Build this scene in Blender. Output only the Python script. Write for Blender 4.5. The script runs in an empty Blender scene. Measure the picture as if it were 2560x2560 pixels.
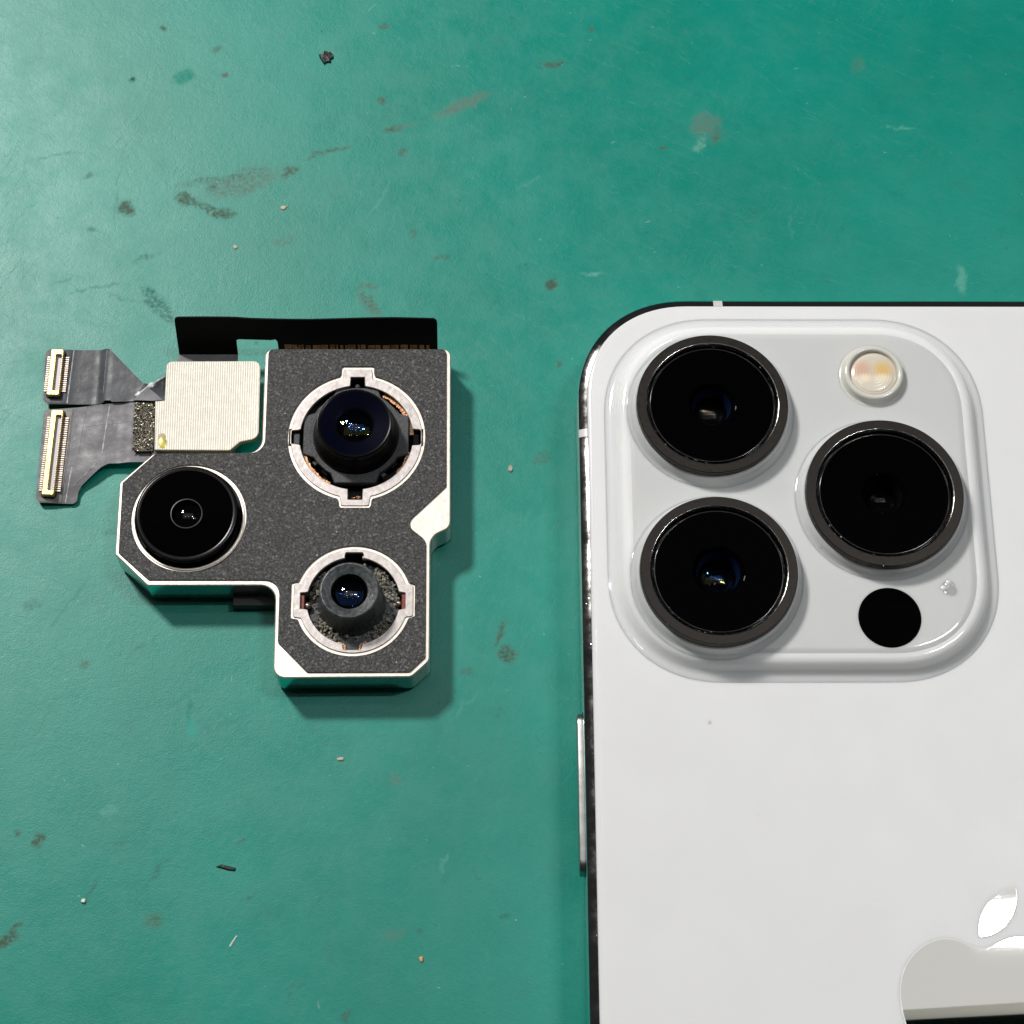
import bpy, bmesh, math, random
from math import sin, cos, pi, radians, hypot, atan2
from mathutils import Vector, Matrix
from mathutils.geometry import tessellate_polygon

MM = 0.001                      # every length below is written in millimetres
sc = bpy.context.scene
COL = sc.collection
rnd = random.Random(7)

# ---------------------------------------------------------------- camera
cam_d = bpy.data.cameras.new('camera')
cam_d.sensor_width = 36.0
cam_d.lens = 76.8
cam_d.clip_start = 0.005
cam_d.clip_end = 20.0
cam = bpy.data.objects.new('camera', cam_d)
COL.objects.link(cam)
cam.matrix_world = Matrix((
    (0.999899663, 0.000141811, -0.014164905, -3.1238 * MM),
    (-0.005399511, 0.928274029, -0.371857731, -82.0054 * MM),
    (0.013096180, 0.371896903, 0.928181654, 204.691 * MM),
    (0, 0, 0, 1)))
sc.camera = cam

# ---------------------------------------------------------------- light
world = bpy.data.worlds.new('World')
sc.world = world
world.use_nodes = True
bg = world.node_tree.nodes['Background']
bg.inputs[0].default_value = (0.90, 0.95, 1.0, 1)
bg.inputs[1].default_value = 0.025

def lamp(name, loc, target, sx, sy, watts, color):
    d = bpy.data.lights.new(name, 'AREA')
    d.shape = 'RECTANGLE'
    d.size = sx * MM
    d.size_y = sy * MM
    d.energy = watts
    d.color = color
    o = bpy.data.objects.new(name, d)
    COL.objects.link(o)
    v = Vector(target) - Vector(loc)
    if hypot(v.x, v.y) > 1e-6:              # otherwise it hangs level and shines straight down
        o.rotation_euler = v.to_track_quat('-Z', 'Y').to_euler()
    o.location = Vector(loc) * MM
    return o

lamp('bench_lamp_light', (-262, 305, 450), (0, 0, 0), 64, 64, 3.55, (1.0, 0.975, 0.94))
lamp('right_tube_light', (241, 73.5, 600), (241, 73.5, 0), 128, 15, 1.05, (0.95, 0.97, 1.0))
lamp('ceiling_light', (0, 330, 1400), (0, 330, 0), 1300, 480, 1.2, (1.0, 0.985, 0.95))
for tx, ty in ((-300, 60), (40, 60), (-300, 420), (40, 420)):
    lamp('ceiling_tube_light', (tx, ty, 1250), (tx, ty, 0), 130, 22, 0.16, (0.93, 0.97, 1.0))

vs = sc.view_settings
vs.view_transform = 'Standard'
vs.look = 'None'
vs.exposure = 0.0
vs.gamma = 1.0

# ---------------------------------------------------------------- materials
def M(name):
    m = bpy.data.materials.new(name)
    m.use_nodes = True
    nt = m.node_tree
    return m, nt, nt.nodes['Principled BSDF']

def setp(b, **k):
    names = dict(color='Base Color', rough='Roughness', metal='Metallic', spec='Specular IOR Level',
                 tint='Specular Tint', coat='Coat Weight', coatr='Coat Roughness', ior='IOR',
                 sheen='Sheen Weight', sss='Subsurface Weight', aniso='Anisotropic')
    for a, v in k.items():
        if a in ('color', 'tint') and len(v) == 3:
            v = (*v, 1)
        b.inputs[names[a]].default_value = v

class NT:
    """small wrapper to write node graphs briefly; positions come in millimetres of the scene"""
    def __init__(s, nt):
        s.nt = nt
        g = nt.nodes.new('ShaderNodeNewGeometry')
        v = nt.nodes.new('ShaderNodeVectorMath'); v.operation = 'SCALE'
        v.inputs['Scale'].default_value = 1000.0
        nt.links.new(g.outputs['Position'], v.inputs[0])
        s.pos = v.outputs[0]
    def link(s, a, b):
        s.nt.links.new(a, b)
    def noise(s, scale, detail=2.0, rough=0.5, vec=None, out=0, dist=0.0):
        n = s.nt.nodes.new('ShaderNodeTexNoise')
        n.inputs['Scale'].default_value = scale
        n.inputs['Detail'].default_value = detail
        n.inputs['Roughness'].default_value = rough
        n.inputs['Distortion'].default_value = dist
        s.link(vec or s.pos, n.inputs['Vector'])
        return n.outputs[out]
    def vor(s, scale, feature='F1', vec=None, out=0):
        n = s.nt.nodes.new('ShaderNodeTexVoronoi')
        n.feature = feature
        n.inputs['Scale'].default_value = scale
        s.link(vec or s.pos, n.inputs['Vector'])
        return n.outputs[out]
    def val(s, sock, x):
        if hasattr(x, 'is_output'):
            s.link(x, sock)
        else:
            sock.default_value = x
    def math(s, op, a, b=0.0, clamp=False):
        n = s.nt.nodes.new('ShaderNodeMath'); n.operation = op; n.use_clamp = clamp
        s.val(n.inputs[0], a); s.val(n.inputs[1], b)
        return n.outputs[0]
    def ramp(s, x, a, b, c=0.0, d=1.0, smooth=True):
        n = s.nt.nodes.new('ShaderNodeMapRange')
        n.interpolation_type = 'SMOOTHSTEP' if smooth else 'LINEAR'
        s.link(x, n.inputs[0])
        for i, v in zip((1, 2, 3, 4), (a, b, c, d)):
            n.inputs[i].default_value = v
        return n.outputs[0]
    def mix(s, f, a, b):
        n = s.nt.nodes.new('ShaderNodeMix'); n.data_type = 'RGBA'
        s.val(n.inputs[0], f)
        for sock, v in ((n.inputs[6], a), (n.inputs[7], b)):
            if hasattr(v, 'is_output'):
                s.link(v, sock)
            else:
                sock.default_value = (*v, 1) if len(v) == 3 else v
        return n.outputs[2]
    def place(s, vec, loc, rot, scale):
        """vec moved so that loc is the origin, turned by -rot and divided by scale"""
        n = s.nt.nodes.new('ShaderNodeMapping'); n.vector_type = 'TEXTURE'
        n.inputs['Location'].default_value = loc
        n.inputs['Rotation'].default_value = (0, 0, rot)
        n.inputs['Scale'].default_value = scale
        s.link(vec, n.inputs['Vector'])
        return n.outputs[0]
    def length(s, vec):
        n = s.nt.nodes.new('ShaderNodeVectorMath'); n.operation = 'LENGTH'
        s.link(vec, n.inputs[0])
        return n.outputs['Value']
    def vadd(s, a, b):
        n = s.nt.nodes.new('ShaderNodeVectorMath'); n.operation = 'ADD'
        s.link(a, n.inputs[0]); s.link(b, n.inputs[1])
        return n.outputs[0]
    def vscale(s, a, k):
        n = s.nt.nodes.new('ShaderNodeVectorMath'); n.operation = 'SCALE'
        s.link(a, n.inputs[0]); n.inputs['Scale'].default_value = k
        return n.outputs[0]
    def vsub(s, a, c):
        n = s.nt.nodes.new('ShaderNodeVectorMath'); n.operation = 'SUBTRACT'
        s.link(a, n.inputs[0]); n.inputs[1].default_value = c
        return n.outputs[0]
    def bump(s, h, dist_mm, strength=1.0, normal=None):
        n = s.nt.nodes.new('ShaderNodeBump')
        n.inputs['Strength'].default_value = strength
        n.inputs['Distance'].default_value = dist_mm * MM
        s.link(h, n.inputs['Height'])
        if normal is not None:
            s.link(normal, n.inputs['Normal'])
        return n.outputs[0]

def plain(name, color, rough=0.5, metal=0.0, spec=0.5, grain=0.0, scale=6.0, bump=0.0, **k):
    """one material with a little grain in colour, gloss and relief"""
    m, nt, b = M(name)
    setp(b, color=color, rough=rough, metal=metal, spec=spec, **k)
    t = NT(nt)
    n = t.noise(scale, 3.0, 0.6)
    if grain:
        lo = tuple(c * (1 - grain) for c in color); hi = tuple(min(1, c * (1 + grain)) for c in color)
        t.link(t.mix(t.ramp(n, 0.3, 0.7), lo, hi), b.inputs['Base Color'])
        t.link(t.ramp(t.noise(scale * 0.6, 2.0), 0.25, 0.75, rough * 0.85, min(1, rough * 1.15)), b.inputs['Roughness'])
    if bump:
        t.link(t.bump(n, bump), b.inputs['Normal'])
    return m

# --- the green mat
# (x, y, half length, half width, turn in degrees, colour, strength, raggedness)
BROWN = (0.060, 0.060, 0.036); DARK = (0.012, 0.022, 0.020); TEAL = (0.004, 0.20, 0.145); RUST = (0.10, 0.085, 0.062)
GREY = (0.13, 0.15, 0.12); PALE = (0.16, 0.42, 0.34)
STAINS = [
    (-38.25, 57.8, .45, .4, 0, BROWN, .9, .5), (-41.1, 50.9, .28, .3, 0, DARK, .8, .4), (-35.7, 51.4, 1.25, .85, 10, TEAL, .75, .5),
    (-32.1, 54.85, .6, .35, 20, BROWN, .55, .7), (-31.25, 51.4, .42, .32, 0, RUST, .8, .4), (-13.9, 57.9, .6, .5, 30, BROWN, .6, .7),
    (-25.2, 56.5, .3, .3, 0, GREY, .4, .5), (-13.9, 48.4, .6, .4, -25, BROWN, .7, .7), (-11.4, 41.9, .5, .5, 0, BROWN, .6, .7),
    (-40.85, 34.9, 1.05, .75, -50, BROWN, .95, .8), (-34.7, 36.1, 1.1, .75, -25, BROWN, .85, .9), (-32.05, 37.2, .6, .35, 40, BROWN, .8, .7),
    (-30.95, 34.35, 1.7, .55, -12, BROWN, .8, .9), (-33.0, 35.2, 2.6, .45, -32, BROWN, .55, 1.3), (-28.9, 38.0, 3.9, 1.5, 18, GREY, .55, 1.4),
    (-31.0, 38.6, 4.6, .5, 12, BROWN, .45, 1.5), (-23.8, 39.35, 1.15, .5, 38, BROWN, .75, .7), (-19.6, 41.9, 2.6, .28, 20, BROWN, .55, 1.1),
    (-12.75, 44.65, 1.0, .5, 15, BROWN, .7, .9), (-11.2, 45.0, 1.4, .18, 12, GREY, .6, .8), (-5.15, 47.85, 3.2, .7, 24, GREY, .7, 1.3),
    (4.2, 25.85, .68, .5, 8, BROWN, 1.0, .35), (4.8, 53.15, 1.3, .28, 4, BROWN, .75, .7), (11.57, 55.3, .6, .5, 0, TEAL, .9, .3),
    (21.3, 45.3, 1.6, 1.7, 0, GREY, .6, 1.1), (22.4, 43.9, 1.2, .5, 60, BROWN, .6, .8), (20.6, 43.0, .8, .5, 60, PALE, .55, .8),
    (16.75, 42.6, .5, .35, 35, BROWN, .75, .6), (9.2, 57.4, .3, .25, 0, BROWN, .6, .5), (44.25, 50.7, 1.6, .9, 10, TEAL, .5, .9),
    (38.4, 53.2, 1.2, .7, 70, GREY, .25, 1.0), (47.8, 26.6, .45, 1.5, 0, PALE, .5, .5), (-14.9, 23.5, 1.7, .7, -55, RUST, .55, 1.2),
    (-15.1, 25.6, 1.1, .45, 5, RUST, .5, 1.1), (-36.8, 23.0, 2.5, .7, -48, DARK, .42, 1.3), (-38.0, 24.9, 1.0, .5, -30, DARK, .4, 1.2),
    (-38.5, 29.0, 1.3, .3, 20, BROWN, .35, 1.2), (-24.2, 31.0, 1.5, .4, 10, GREY, .4, 1.3), (-26.6, 18.9, .3, .3, 0, DARK, .3, .5),
    (-7.2, 29.0, 1.0, .35, 15, BROWN, .45, 1.1), (-10.4, 31.9, .4, .4, 0, BROWN, .5, .7), (4.9, 16.5, .35, .35, 0, BROWN, .6, .5),
    (3.1, 6.0, 1.1, .6, 20, BROWN, .35, 1.2), (-45.4, 38.9, .4, .3, 0, RUST, .6, .6), (-44.6, 32.3, .5, .3, 0, DARK, .4, .6),
    (-1.25, -12.9, 1.5, .3, 65, BROWN, .75, .9), (-0.6, -15.1, .9, .9, -40, BROWN, .8, 1.0), (-4.6, -17.0, .6, .3, 30, BROWN, .45, .9),
    (-45.15, -33.6, .6, .55, 0, BROWN, .8, .8), (-47.2, -32.8, .4, .3, 0, BROWN, .6, .7), (-47.6, -43.2, 1.4, .5, 20, BROWN, .85, 1.0),
    (-46.6, -42.0, .9, .3, 55, BROWN, .7, .9), (-33.75, -41.4, .95, .8, 0, (0.07, 0.11, 0.07), .6, .8), (-37.6, -34.0, .5, .4, 0, DARK, .22, .9),
    (-42.1, -15.8, .55, .45, 30, RUST, .5, .5), (-31.4, -20.9, .22, 1.8, 12, TEAL, .6, .6), (-31.0, -22.6, .35, .9, 0, (0.05, 0.42, 0.33), .7, .5),
    (-25.8, -33.9, .4, .25, 30, BROWN, .6, .7), (-11.3, -27.6, .5, .6, 0, GREY, .4, .7), (-28.9, -33.2, .3, .2, 0, BROWN, .5, .7),
    (-25.2, -39.1, .8, .2, 30, DARK, .35, .9), (-11.2, -42.7, .9, .7, 0, GREY, .35, 1.2), (-8.9, -42.4, .3, .3, 0, BROWN, .4, .6),
    (-1.0, -41.0, .5, .25, 0, DARK, .4, .7), (-15.5, -50.2, .6, .3, 60, BROWN, .5, .8), (-20.3, -47.3, .8, .3, 30, BROWN, .25, 1.0),
    (-38.7, -30.8, .8, .45, 0, PALE, .4, 1.1), (-40.0, -2.2, .9, .3, -20, DARK, .2, 1.0), (-47.4, -10.0, .9, .6, 0, DARK, .22, 1.1),
]
# (x, y, half length, turn, colour, strength): thin scratches
SCRATCH = [(-33.8, -36.7, 2.2, 48, DARK, .35), (-39.8, -38.4, 1.7, 58, DARK, .4), (8.6, 27.0, 1.4, -2, PALE, .5), (42.4, 45.1, 2.2, -1, PALE, .45),
           (-42.0, 36.5, 4.6, 88, DARK, .22), (-49.0, 41.3, 3.6, 12, DARK, .25), (-35.0, 33.0, 5, 8, PALE, .25), (-28, -22, 3.2, 20, DARK, .2),
           (-44, -10, 4.0, 55, DARK, .2), (-36.2, -14, 2.6, 35, DARK, .2), (30.0, 33.0, 2.2, 86, PALE, .2), (-6.6, -36.0, 1.2, 80, PALE, .35),
           (-4.5, -20, 2.6, 50, PALE, .2), (-43.7, 25.4, 3.4, 10, DARK, .3), (-40.6, 24.2, 2.2, -18, DARK, .3), (-47.0, 26.0, 1.6, 22, DARK, .2),
           (-18, -39, 2.5, 48, DARK, .18), (-45, -20, 3.3, 30, DARK, .17), (-14, 36, 3, 62, PALE, .2), (2, 38, 2.6, 30, PALE, .16)]

def make_mat_material():
    m, nt, b = M('green_rubber_mat')
    t = NT(nt)
    warp = t.vadd(t.pos, t.vscale(t.vsub(t.noise(1.3, 5.0, 0.65, out=1), (.5, .5, .5)), 1.0))
    big = t.noise(0.045, 3.0, 0.55)
    mid = t.noise(0.35, 5.0, 0.65)
    col = t.mix(t.ramp(big, 0.3, 0.7), (0.0008, 0.212, 0.158), (0.0018, 0.240, 0.183))
    col = t.mix(t.math('MULTIPLY', t.ramp(mid, 0.50, 0.78), 0.18), col, (0.008, 0.275, 0.205))
    col = t.mix(t.math('MULTIPLY', t.ramp(t.noise(0.28, 6.0, 0.7), 0.54, 0.72), 0.28), col, (0.0015, 0.145, 0.107))
    # fine rubbed-in dirt, dots and hairs over the whole sheet
    dots = t.vor(0.55, 'F1')
    dots = t.math('MULTIPLY', t.ramp(dots, 0.05, 0.11, 1, 0), t.ramp(t.noise(0.5, 2.0), 0.52, 0.60))
    col = t.mix(t.math('MULTIPLY', dots, 0.45), col, (0.02, 0.09, 0.065))
    dots2 = t.vor(0.42, 'F1', vec=t.vadd(t.pos, t.vscale(t.noise(0.2, 0.0, out=1), 9.0)))
    dots2 = t.math('MULTIPLY', t.ramp(dots2, 0.03, 0.075, 1, 0), t.ramp(t.noise(0.37, 2.0), 0.50, 0.57))
    col = t.mix(t.math('MULTIPLY', dots2, 0.55), col, (0.20, 0.42, 0.35))
    hair_v = t.place(warp, (0, 0, 0), radians(63), (0.55, 0.09, 1))
    hair = t.ramp(t.vor(0.10, 'DISTANCE_TO_EDGE', vec=hair_v), 0.0, 0.010, 1, 0)
    hair = t.math('MULTIPLY', hair, t.ramp(t.noise(0.16, 3.0), 0.52, 0.66))
    col = t.mix(t.math('MULTIPLY', hair, 0.5), col, (0.007, 0.11, 0.085))
    hair_v = t.place(warp, (0, 0, 0), radians(-28), (0.65, 0.08, 1))
    hair2 = t.ramp(t.vor(0.09, 'DISTANCE_TO_EDGE', vec=hair_v), 0.0, 0.008, 1, 0)
    hair2 = t.math('MULTIPLY', hair2, t.ramp(t.noise(0.13, 3.0, vec=hair_v), 0.50, 0.62))
    col = t.mix(t.math('MULTIPLY', hair2, 0.2), col, (0.13, 0.36, 0.29))
    # stains with their own outlines are stored on the mesh; noise breaks them up
    at = nt.nodes.new('ShaderNodeAttribute'); at.attribute_name = 'stain'
    ar = nt.nodes.new('ShaderNodeAttribute'); ar.attribute_name = 'ragged'
    cut = t.math('MULTIPLY', t.math('SUBTRACT', t.noise(2.3, 6.0, 0.75), 0.52), 6.0)
    cut = t.math('MULTIPLY', cut, ar.outputs['Fac'])
    total = t.math('MULTIPLY', at.outputs['Alpha'], t.math('ADD', 1.0, cut, clamp=False))
    total = t.ramp(total, 0.0, 0.95, 0.0, 0.80, smooth=False)
    col = t.mix(total, col, at.outputs['Color'])
    t.link(col, b.inputs['Base Color'])
    setp(b, spec=0.0)
    rough = t.ramp(t.noise(0.22, 5.0, 0.7), 0.3, 0.72, 0.37, 0.45)
    rough = t.math('ADD', rough, t.math('MULTIPLY', total, 0.18))
    # the sheen: a Beckmann lobe, whose skirts die out sooner than the standard one
    gl = nt.nodes.new('ShaderNodeBsdfAnisotropic'); gl.distribution = 'BECKMANN'
    t.link(rough, gl.inputs['Roughness'])
    mx = nt.nodes.new('ShaderNodeMixShader')
    t.link(t.math('SUBTRACT', 0.040, t.math('MULTIPLY', total, 0.03)), mx.inputs[0])
    t.link(b.outputs[0], mx.inputs[1]); t.link(gl.outputs[0], mx.inputs[2])
    t.link(mx.outputs[0], nt.nodes['Material Output'].inputs['Surface'])
    h = t.math('ADD', t.math('MULTIPLY', t.noise(1.5, 6.0, 0.72, dist=0.6), 0.65), t.math('MULTIPLY', t.noise(5.5, 3.0, 0.65), 0.5))
    h = t.math('ADD', h, t.math('MULTIPLY', t.math('ADD', hair, hair2), -0.12))
    n1 = t.bump(h, 0.030)
    n2 = t.bump(t.noise(0.20, 3.0, 0.5), 0.035, normal=n1)
    t.link(n2, b.inputs['Normal'])
    t.link(n2, gl.inputs['Normal'])
    return m

def make_film_material():
    m, nt, b = M('black_grained_film')
    t = NT(nt)
    sp = t.noise(5.2, 3.0, 0.75)
    vo = t.vor(5.5, 'F1', out=1)
    sepc = nt.nodes.new('ShaderNodeSeparateColor'); t.link(vo, sepc.inputs[0])
    col = t.mix(t.ramp(sp, 0.40, 0.66), (0.013, 0.013, 0.013), (0.090, 0.089, 0.086))
    col = t.mix(t.math('MULTIPLY', t.ramp(sepc.outputs[0], 0.90, 0.97), 0.55), col, (0.20, 0.20, 0.19))
    dust = t.math('MULTIPLY', t.ramp(t.vor(1.15, 'F1'), 0.055, 0.10, 1, 0), t.ramp(t.noise(0.4, 2.0), 0.53, 0.62))
    col = t.mix(dust, col, (0.55, 0.54, 0.50))
    t.link(col, b.inputs['Base Color'])
    setp(b, rough=0.55, spec=0.4)
    t.link(t.bump(sp, 0.09), b.inputs['Normal'])
    return m

def make_shield_material():
    m, nt, b = M('ridged_pale_shield')
    t = NT(nt)
    sep = nt.nodes.new('ShaderNodeSeparateXYZ'); t.link(t.pos, sep.inputs[0])
    ph = t.math('MULTIPLY', t.math('ADD', sep.outputs[0], t.math('MULTIPLY', sep.outputs[1], 0.012)), 2 * pi / 0.232)
    w = t.math('ADD', t.math('MULTIPLY', t.math('SINE', ph), 0.5), 0.5)
    n = t.noise(2.4, 5.0, 0.7)
    col = t.mix(t.ramp(n, 0.35, 0.7), (0.86, 0.81, 0.69), (0.94, 0.90, 0.79))
    tint = t.noise(3.0, 3.0, 0.7, out=1)
    col = t.mix(0.17, col, tint)
    col = t.mix(t.math('MULTIPLY', t.ramp(w, 0.05, 0.55, 1, 0), t.ramp(t.noise(1.4, 4.0, 0.7), 0.3, 0.65, 0.2, 0.65)), col, (0.40, 0.35, 0.27))
    t.link(col, b.inputs['Base Color'])
    setp(b, rough=0.5, spec=0.5, metal=0.15)
    t.link(t.bump(w, 0.035), b.inputs['Normal'])
    return m

def make_flex_material(name, a, c):
    m, nt, b = M(name)
    t = NT(nt)
    st = t.place(t.pos, (0, 0, 0), radians(4), (3.5, 0.9, 1))
    n = t.noise(0.9, 5.0, 0.7, vec=st)
    col = t.mix(t.ramp(n, 0.3, 0.72), a, c)
    col = t.mix(t.math('MULTIPLY', t.ramp(t.noise(2.2, 4.0, 0.7), 0.55, 0.75), 0.4), col, tuple(min(1, 2.0 * v) for v in c))
    t.link(col, b.inputs['Base Color'])
    setp(b, spec=0.35)
    t.link(t.ramp(t.noise(0.8, 4.0), 0.3, 0.7, 0.38, 0.52), b.inputs['Roughness'])
    t.link(t.bump(t.noise(1.3, 5.0, 0.6), 0.03), b.inputs['Normal'])
    return m

def make_steel_material(name, color, rough, nick=0.5, metal=1.0):
    m, nt, b = M(name)
    t = NT(nt)
    n = t.noise(1.6, 5.0, 0.75)
    t.link(t.mix(t.ramp(n, 0.55, 0.75), color, tuple(c * 0.75 for c in color)), b.inputs['Base Color'])
    t.link(t.ramp(t.noise(2.5, 5.0, 0.7), 0.35, 0.75, rough, rough * 2.2), b.inputs['Roughness'])
    b.inputs['Metallic'].default_value = metal
    nk = t.math('MULTIPLY', t.ramp(t.vor(3.2, 'F1'), 0.05, 0.22, 0, 1), 1.0)
    t.link(t.bump(t.math('ADD', nk, t.math('MULTIPLY', n, 0.6)), 0.05 * nick), b.inputs['Normal'])
    return m

def make_lens_material(name, tint, weight):
    """coated glass element: a coloured mirror-like sheen over clear glass"""
    m, nt, b = M(name)
    nt.nodes.remove(b)
    out = nt.nodes['Material Output']
    gl = nt.nodes.new('ShaderNodeBsdfGlossy'); gl.inputs['Color'].default_value = (*tint, 1); gl.inputs['Roughness'].default_value = 0.02
    tr = nt.nodes.new('ShaderNodeBsdfTransparent'); tr.inputs['Color'].default_value = (0.80, 0.82, 0.86, 1)
    fr = nt.nodes.new('ShaderNodeLayerWeight'); fr.inputs['Blend'].default_value = 0.12
    mp = nt.nodes.new('ShaderNodeMath'); mp.operation = 'MULTIPLY_ADD'
    mp.inputs[1].default_value = 0.03; mp.inputs[2].default_value = weight
    nt.links.new(fr.outputs['Fresnel'], mp.inputs[0])
    mx = nt.nodes.new('ShaderNodeMixShader')
    nt.links.new(mp.outputs[0], mx.inputs[0]); nt.links.new(tr.outputs[0], mx.inputs[1]); nt.links.new(gl.outputs[0], mx.inputs[2])
    nt.links.new(mx.outputs[0], out.inputs['Surface'])
    return m

def milky(m, scale):
    b = m.node_tree.nodes['Principled BSDF']
    b.inputs['Subsurface Weight'].default_value = 1.0
    b.inputs['Subsurface Radius'].default_value = (1.0, 0.95, 0.9)
    b.inputs['Subsurface Scale'].default_value = scale * MM
    return m
MAT_GREEN = make_mat_material()
FILM = make_film_material()
SHIELD = make_shield_material()
FLEX_D = make_flex_material('dark_flex_sheet', (0.034, 0.037, 0.044), (0.060, 0.064, 0.074))
FLEX_L = make_flex_material('grey_flex_sheet', (0.095, 0.093, 0.100), (0.150, 0.146, 0.155))
FLEX_END = make_flex_material('stiffened_flex_end', (0.085, 0.080, 0.082), (0.22, 0.195, 0.185))
NICKEL = plain('nickel_plate', (0.79, 0.715, 0.63), 0.42, 0.75, 0.5, 0.06, 2.5, 0.02)
NICKEL_R = plain('dull_nickel_ring', (0.52, 0.475, 0.455), 0.45, 0.6, 0.5, 0.12, 1.8, 0.03)
NICKEL_W = make_steel_material('nickel_wall', (0.70, 0.69, 0.64), 0.10, 0.12)
def make_chrome():
    m, nt, b = M('polished_steel')
    t = NT(nt)
    setp(b, color=(0.66, 0.64, 0.62), metal=1.0)
    t.link(t.ramp(t.noise(0.5, 4.0, 0.7), 0.3, 0.75, 0.05, 0.16), b.inputs['Roughness'])
    wave = t.bump(t.noise(0.045, 1.0, 0.4), 1.6)
    nick = t.math('MULTIPLY', t.ramp(t.vor(1.3, 'F1'), 0.05, 0.16, 0, 1), t.ramp(t.noise(0.12, 2.0), 0.44, 0.56))
    t.link(t.bump(nick, 0.007, normal=wave), b.inputs['Normal'])
    return m
CHROME = make_chrome()
BUTTON_M = plain('satin_steel', (0.34, 0.34, 0.335), 0.32, 1.0, 0.5, 0.08, 1.4)
WHITE_BODY = plain('frosted_white_glass', (0.752, 0.754, 0.752), 0.42, 0.0, 0.45, 0.012, 0.12)
WHITE_LIP = plain('white_glass_lip', (0.74, 0.735, 0.735), 0.12, 0.0, 0.6)
WHITE_FILLET = plain('white_glass_edge', (0.79, 0.795, 0.79), 0.06, 0.0, 0.6)
WHITE_GLOSS = plain('polished_white_glass', (0.635, 0.645, 0.635), 0.06, 0.0, 0.6, 0.01, 0.12)
ANT = plain('antenna_plastic', (0.56, 0.56, 0.54), 0.35)
RING_M = make_steel_material('graphite_ring', (0.031, 0.0278, 0.0255), 0.30, 0.10)
RING_EDGE2 = plain('graphite_round', (0.06, 0.055, 0.05), 0.25, 1.0)
RING_EDGE = make_steel_material('graphite_bevel', (0.30, 0.285, 0.265), 0.10, 0.6)
GLASS_BLACK = plain('black_cover_glass', (0.0010, 0.0010, 0.0013), 0.04, 0.0, 0.008)
EDGE_BLACK = plain('ground_glass_edge', (0.010, 0.010, 0.011), 0.12, 0.0, 0.6)
BLACK_GLOSS = plain('black_lens_plastic', (0.003, 0.003, 0.004), 0.25, 0.0, 0.10)
BLACK_MATTE = plain('black_matte_plastic', (0.006, 0.006, 0.007), 0.6, 0.0, 0.2, 0.3, 3.0)
BLACK_FLOOR = plain('lens_floor_black', (0.0006, 0.0006, 0.0009), 0.8, 0.0, 0.02)
BLUE_WALL = plain('dark_blue_lens_wall', (0.003, 0.008, 0.030), 0.35, 0.0, 0.12)
HOLDER = plain('grey_holder_plastic', (0.052, 0.054, 0.056), 0.55, 0.0, 0.4, 0.3, 5.0, 0.05)
DUSTY = plain('dusty_black_plastic', (0.055, 0.062, 0.063), 0.38, 0.0, 0.5, 0.45, 2.4, 0.06)
RIBBON_M = plain('black_ribbon', (0.0035, 0.0035, 0.0035), 0.7, 0.0, 0.1)
COPPER = plain('copper', (0.40, 0.21, 0.11), 0.35, 0.85, 0.5, 0.3, 4.0, 0.05)
TRACE = plain('brown_copper_trace', (0.16, 0.085, 0.035), 0.45, 0.3, 0.5, 0.5, 2.0)
RED = plain('red_brown_pad', (0.19, 0.045, 0.022), 0.4, 0.0, 0.5, 0.3, 3.0)
GOLD = plain('gold_plate', (0.78, 0.62, 0.22), 0.34, 0.75, 0.5, 0.15, 4.0, 0.02)
GOLD_PALE = plain('pale_gold_plate', (0.86, 0.80, 0.58), 0.30, 0.7, 0.5, 0.1, 4.0)
SOLDER = plain('solder', (0.42, 0.35, 0.30), 0.28, 0.8, 0.5, 0.2, 6.0)
YELLOW = plain('yellow_dot', (0.62, 0.52, 0.12), 0.35, 0.2, 0.5, 0.25, 2.0)
GRIT_D = plain('dark_grit', (0.018, 0.015, 0.011), 0.4, 0.2, 0.5, 0.5, 4.0)
GRIT_G = plain('gold_grit', (0.52, 0.46, 0.32), 0.3, 0.4, 0.5, 0.5, 4.0)
DUST = plain('pale_dust', (0.45, 0.44, 0.40), 0.6)
LINT = plain('grey_lint', (0.23, 0.22, 0.175), 0.7, 0.0, 0.3, 0.5, 3.0)
MIRROR = plain('mirror_inlay', (0.88, 0.87, 0.84), 0.012, 1.0)
FLASH_RIM = plain('milky_flash_rim', (0.62, 0.61, 0.55), 0.15, 0.0, 0.6)

def make_flash_material():
    m, nt, b = M('flash_phosphor')
    t = NT(nt)
    col = (0.66, 0.60, 0.50)
    for x, c, r in ((34.55, (0.66, 0.40, 0.28), 1.3), (36.6, (0.75, 0.47, 0.12), 1.25)):
        d = t.length(t.place(t.pos, (x, 11.25, 0), 0, (r, r * .9, 50)))
        col = t.mix(t.math('MULTIPLY', t.ramp(d, 0.2, 1.2, 1, 0), .8), col, c)
    for x in (34.75, 36.5):
        d = t.length(t.place(t.pos, (x, 10.3, 0), 0, (1.0, 0.6, 50)))
        col = t.mix(t.ramp(d, 0.15, 1.2, 0.9, 0), col, (0.92, 0.80, 0.58))
    t.link(col, b.inputs['Base Color'])
    setp(b, rough=0.25, spec=0.4, coat=1.0, coatr=0.03)
    d = t.length(t.place(t.pos, (35.66, 10.8, 0), 0, (1, 1, 1000)))
    t.link(t.bump(t.math('SINE', t.math('MULTIPLY', d, 2 * pi / 0.3)), 0.007), b.inputs['Normal'])
    return m
t_ = NT(WHITE_BODY.node_tree)
t_.link(t_.ramp(t_.noise(0.09, 5.0, 0.7, dist=1.2), 0.35, 0.7, 0.40, 0.46), WHITE_BODY.node_tree.nodes['Principled BSDF'].inputs['Roughness'])
FLASH_IN = make_flash_material()
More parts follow.
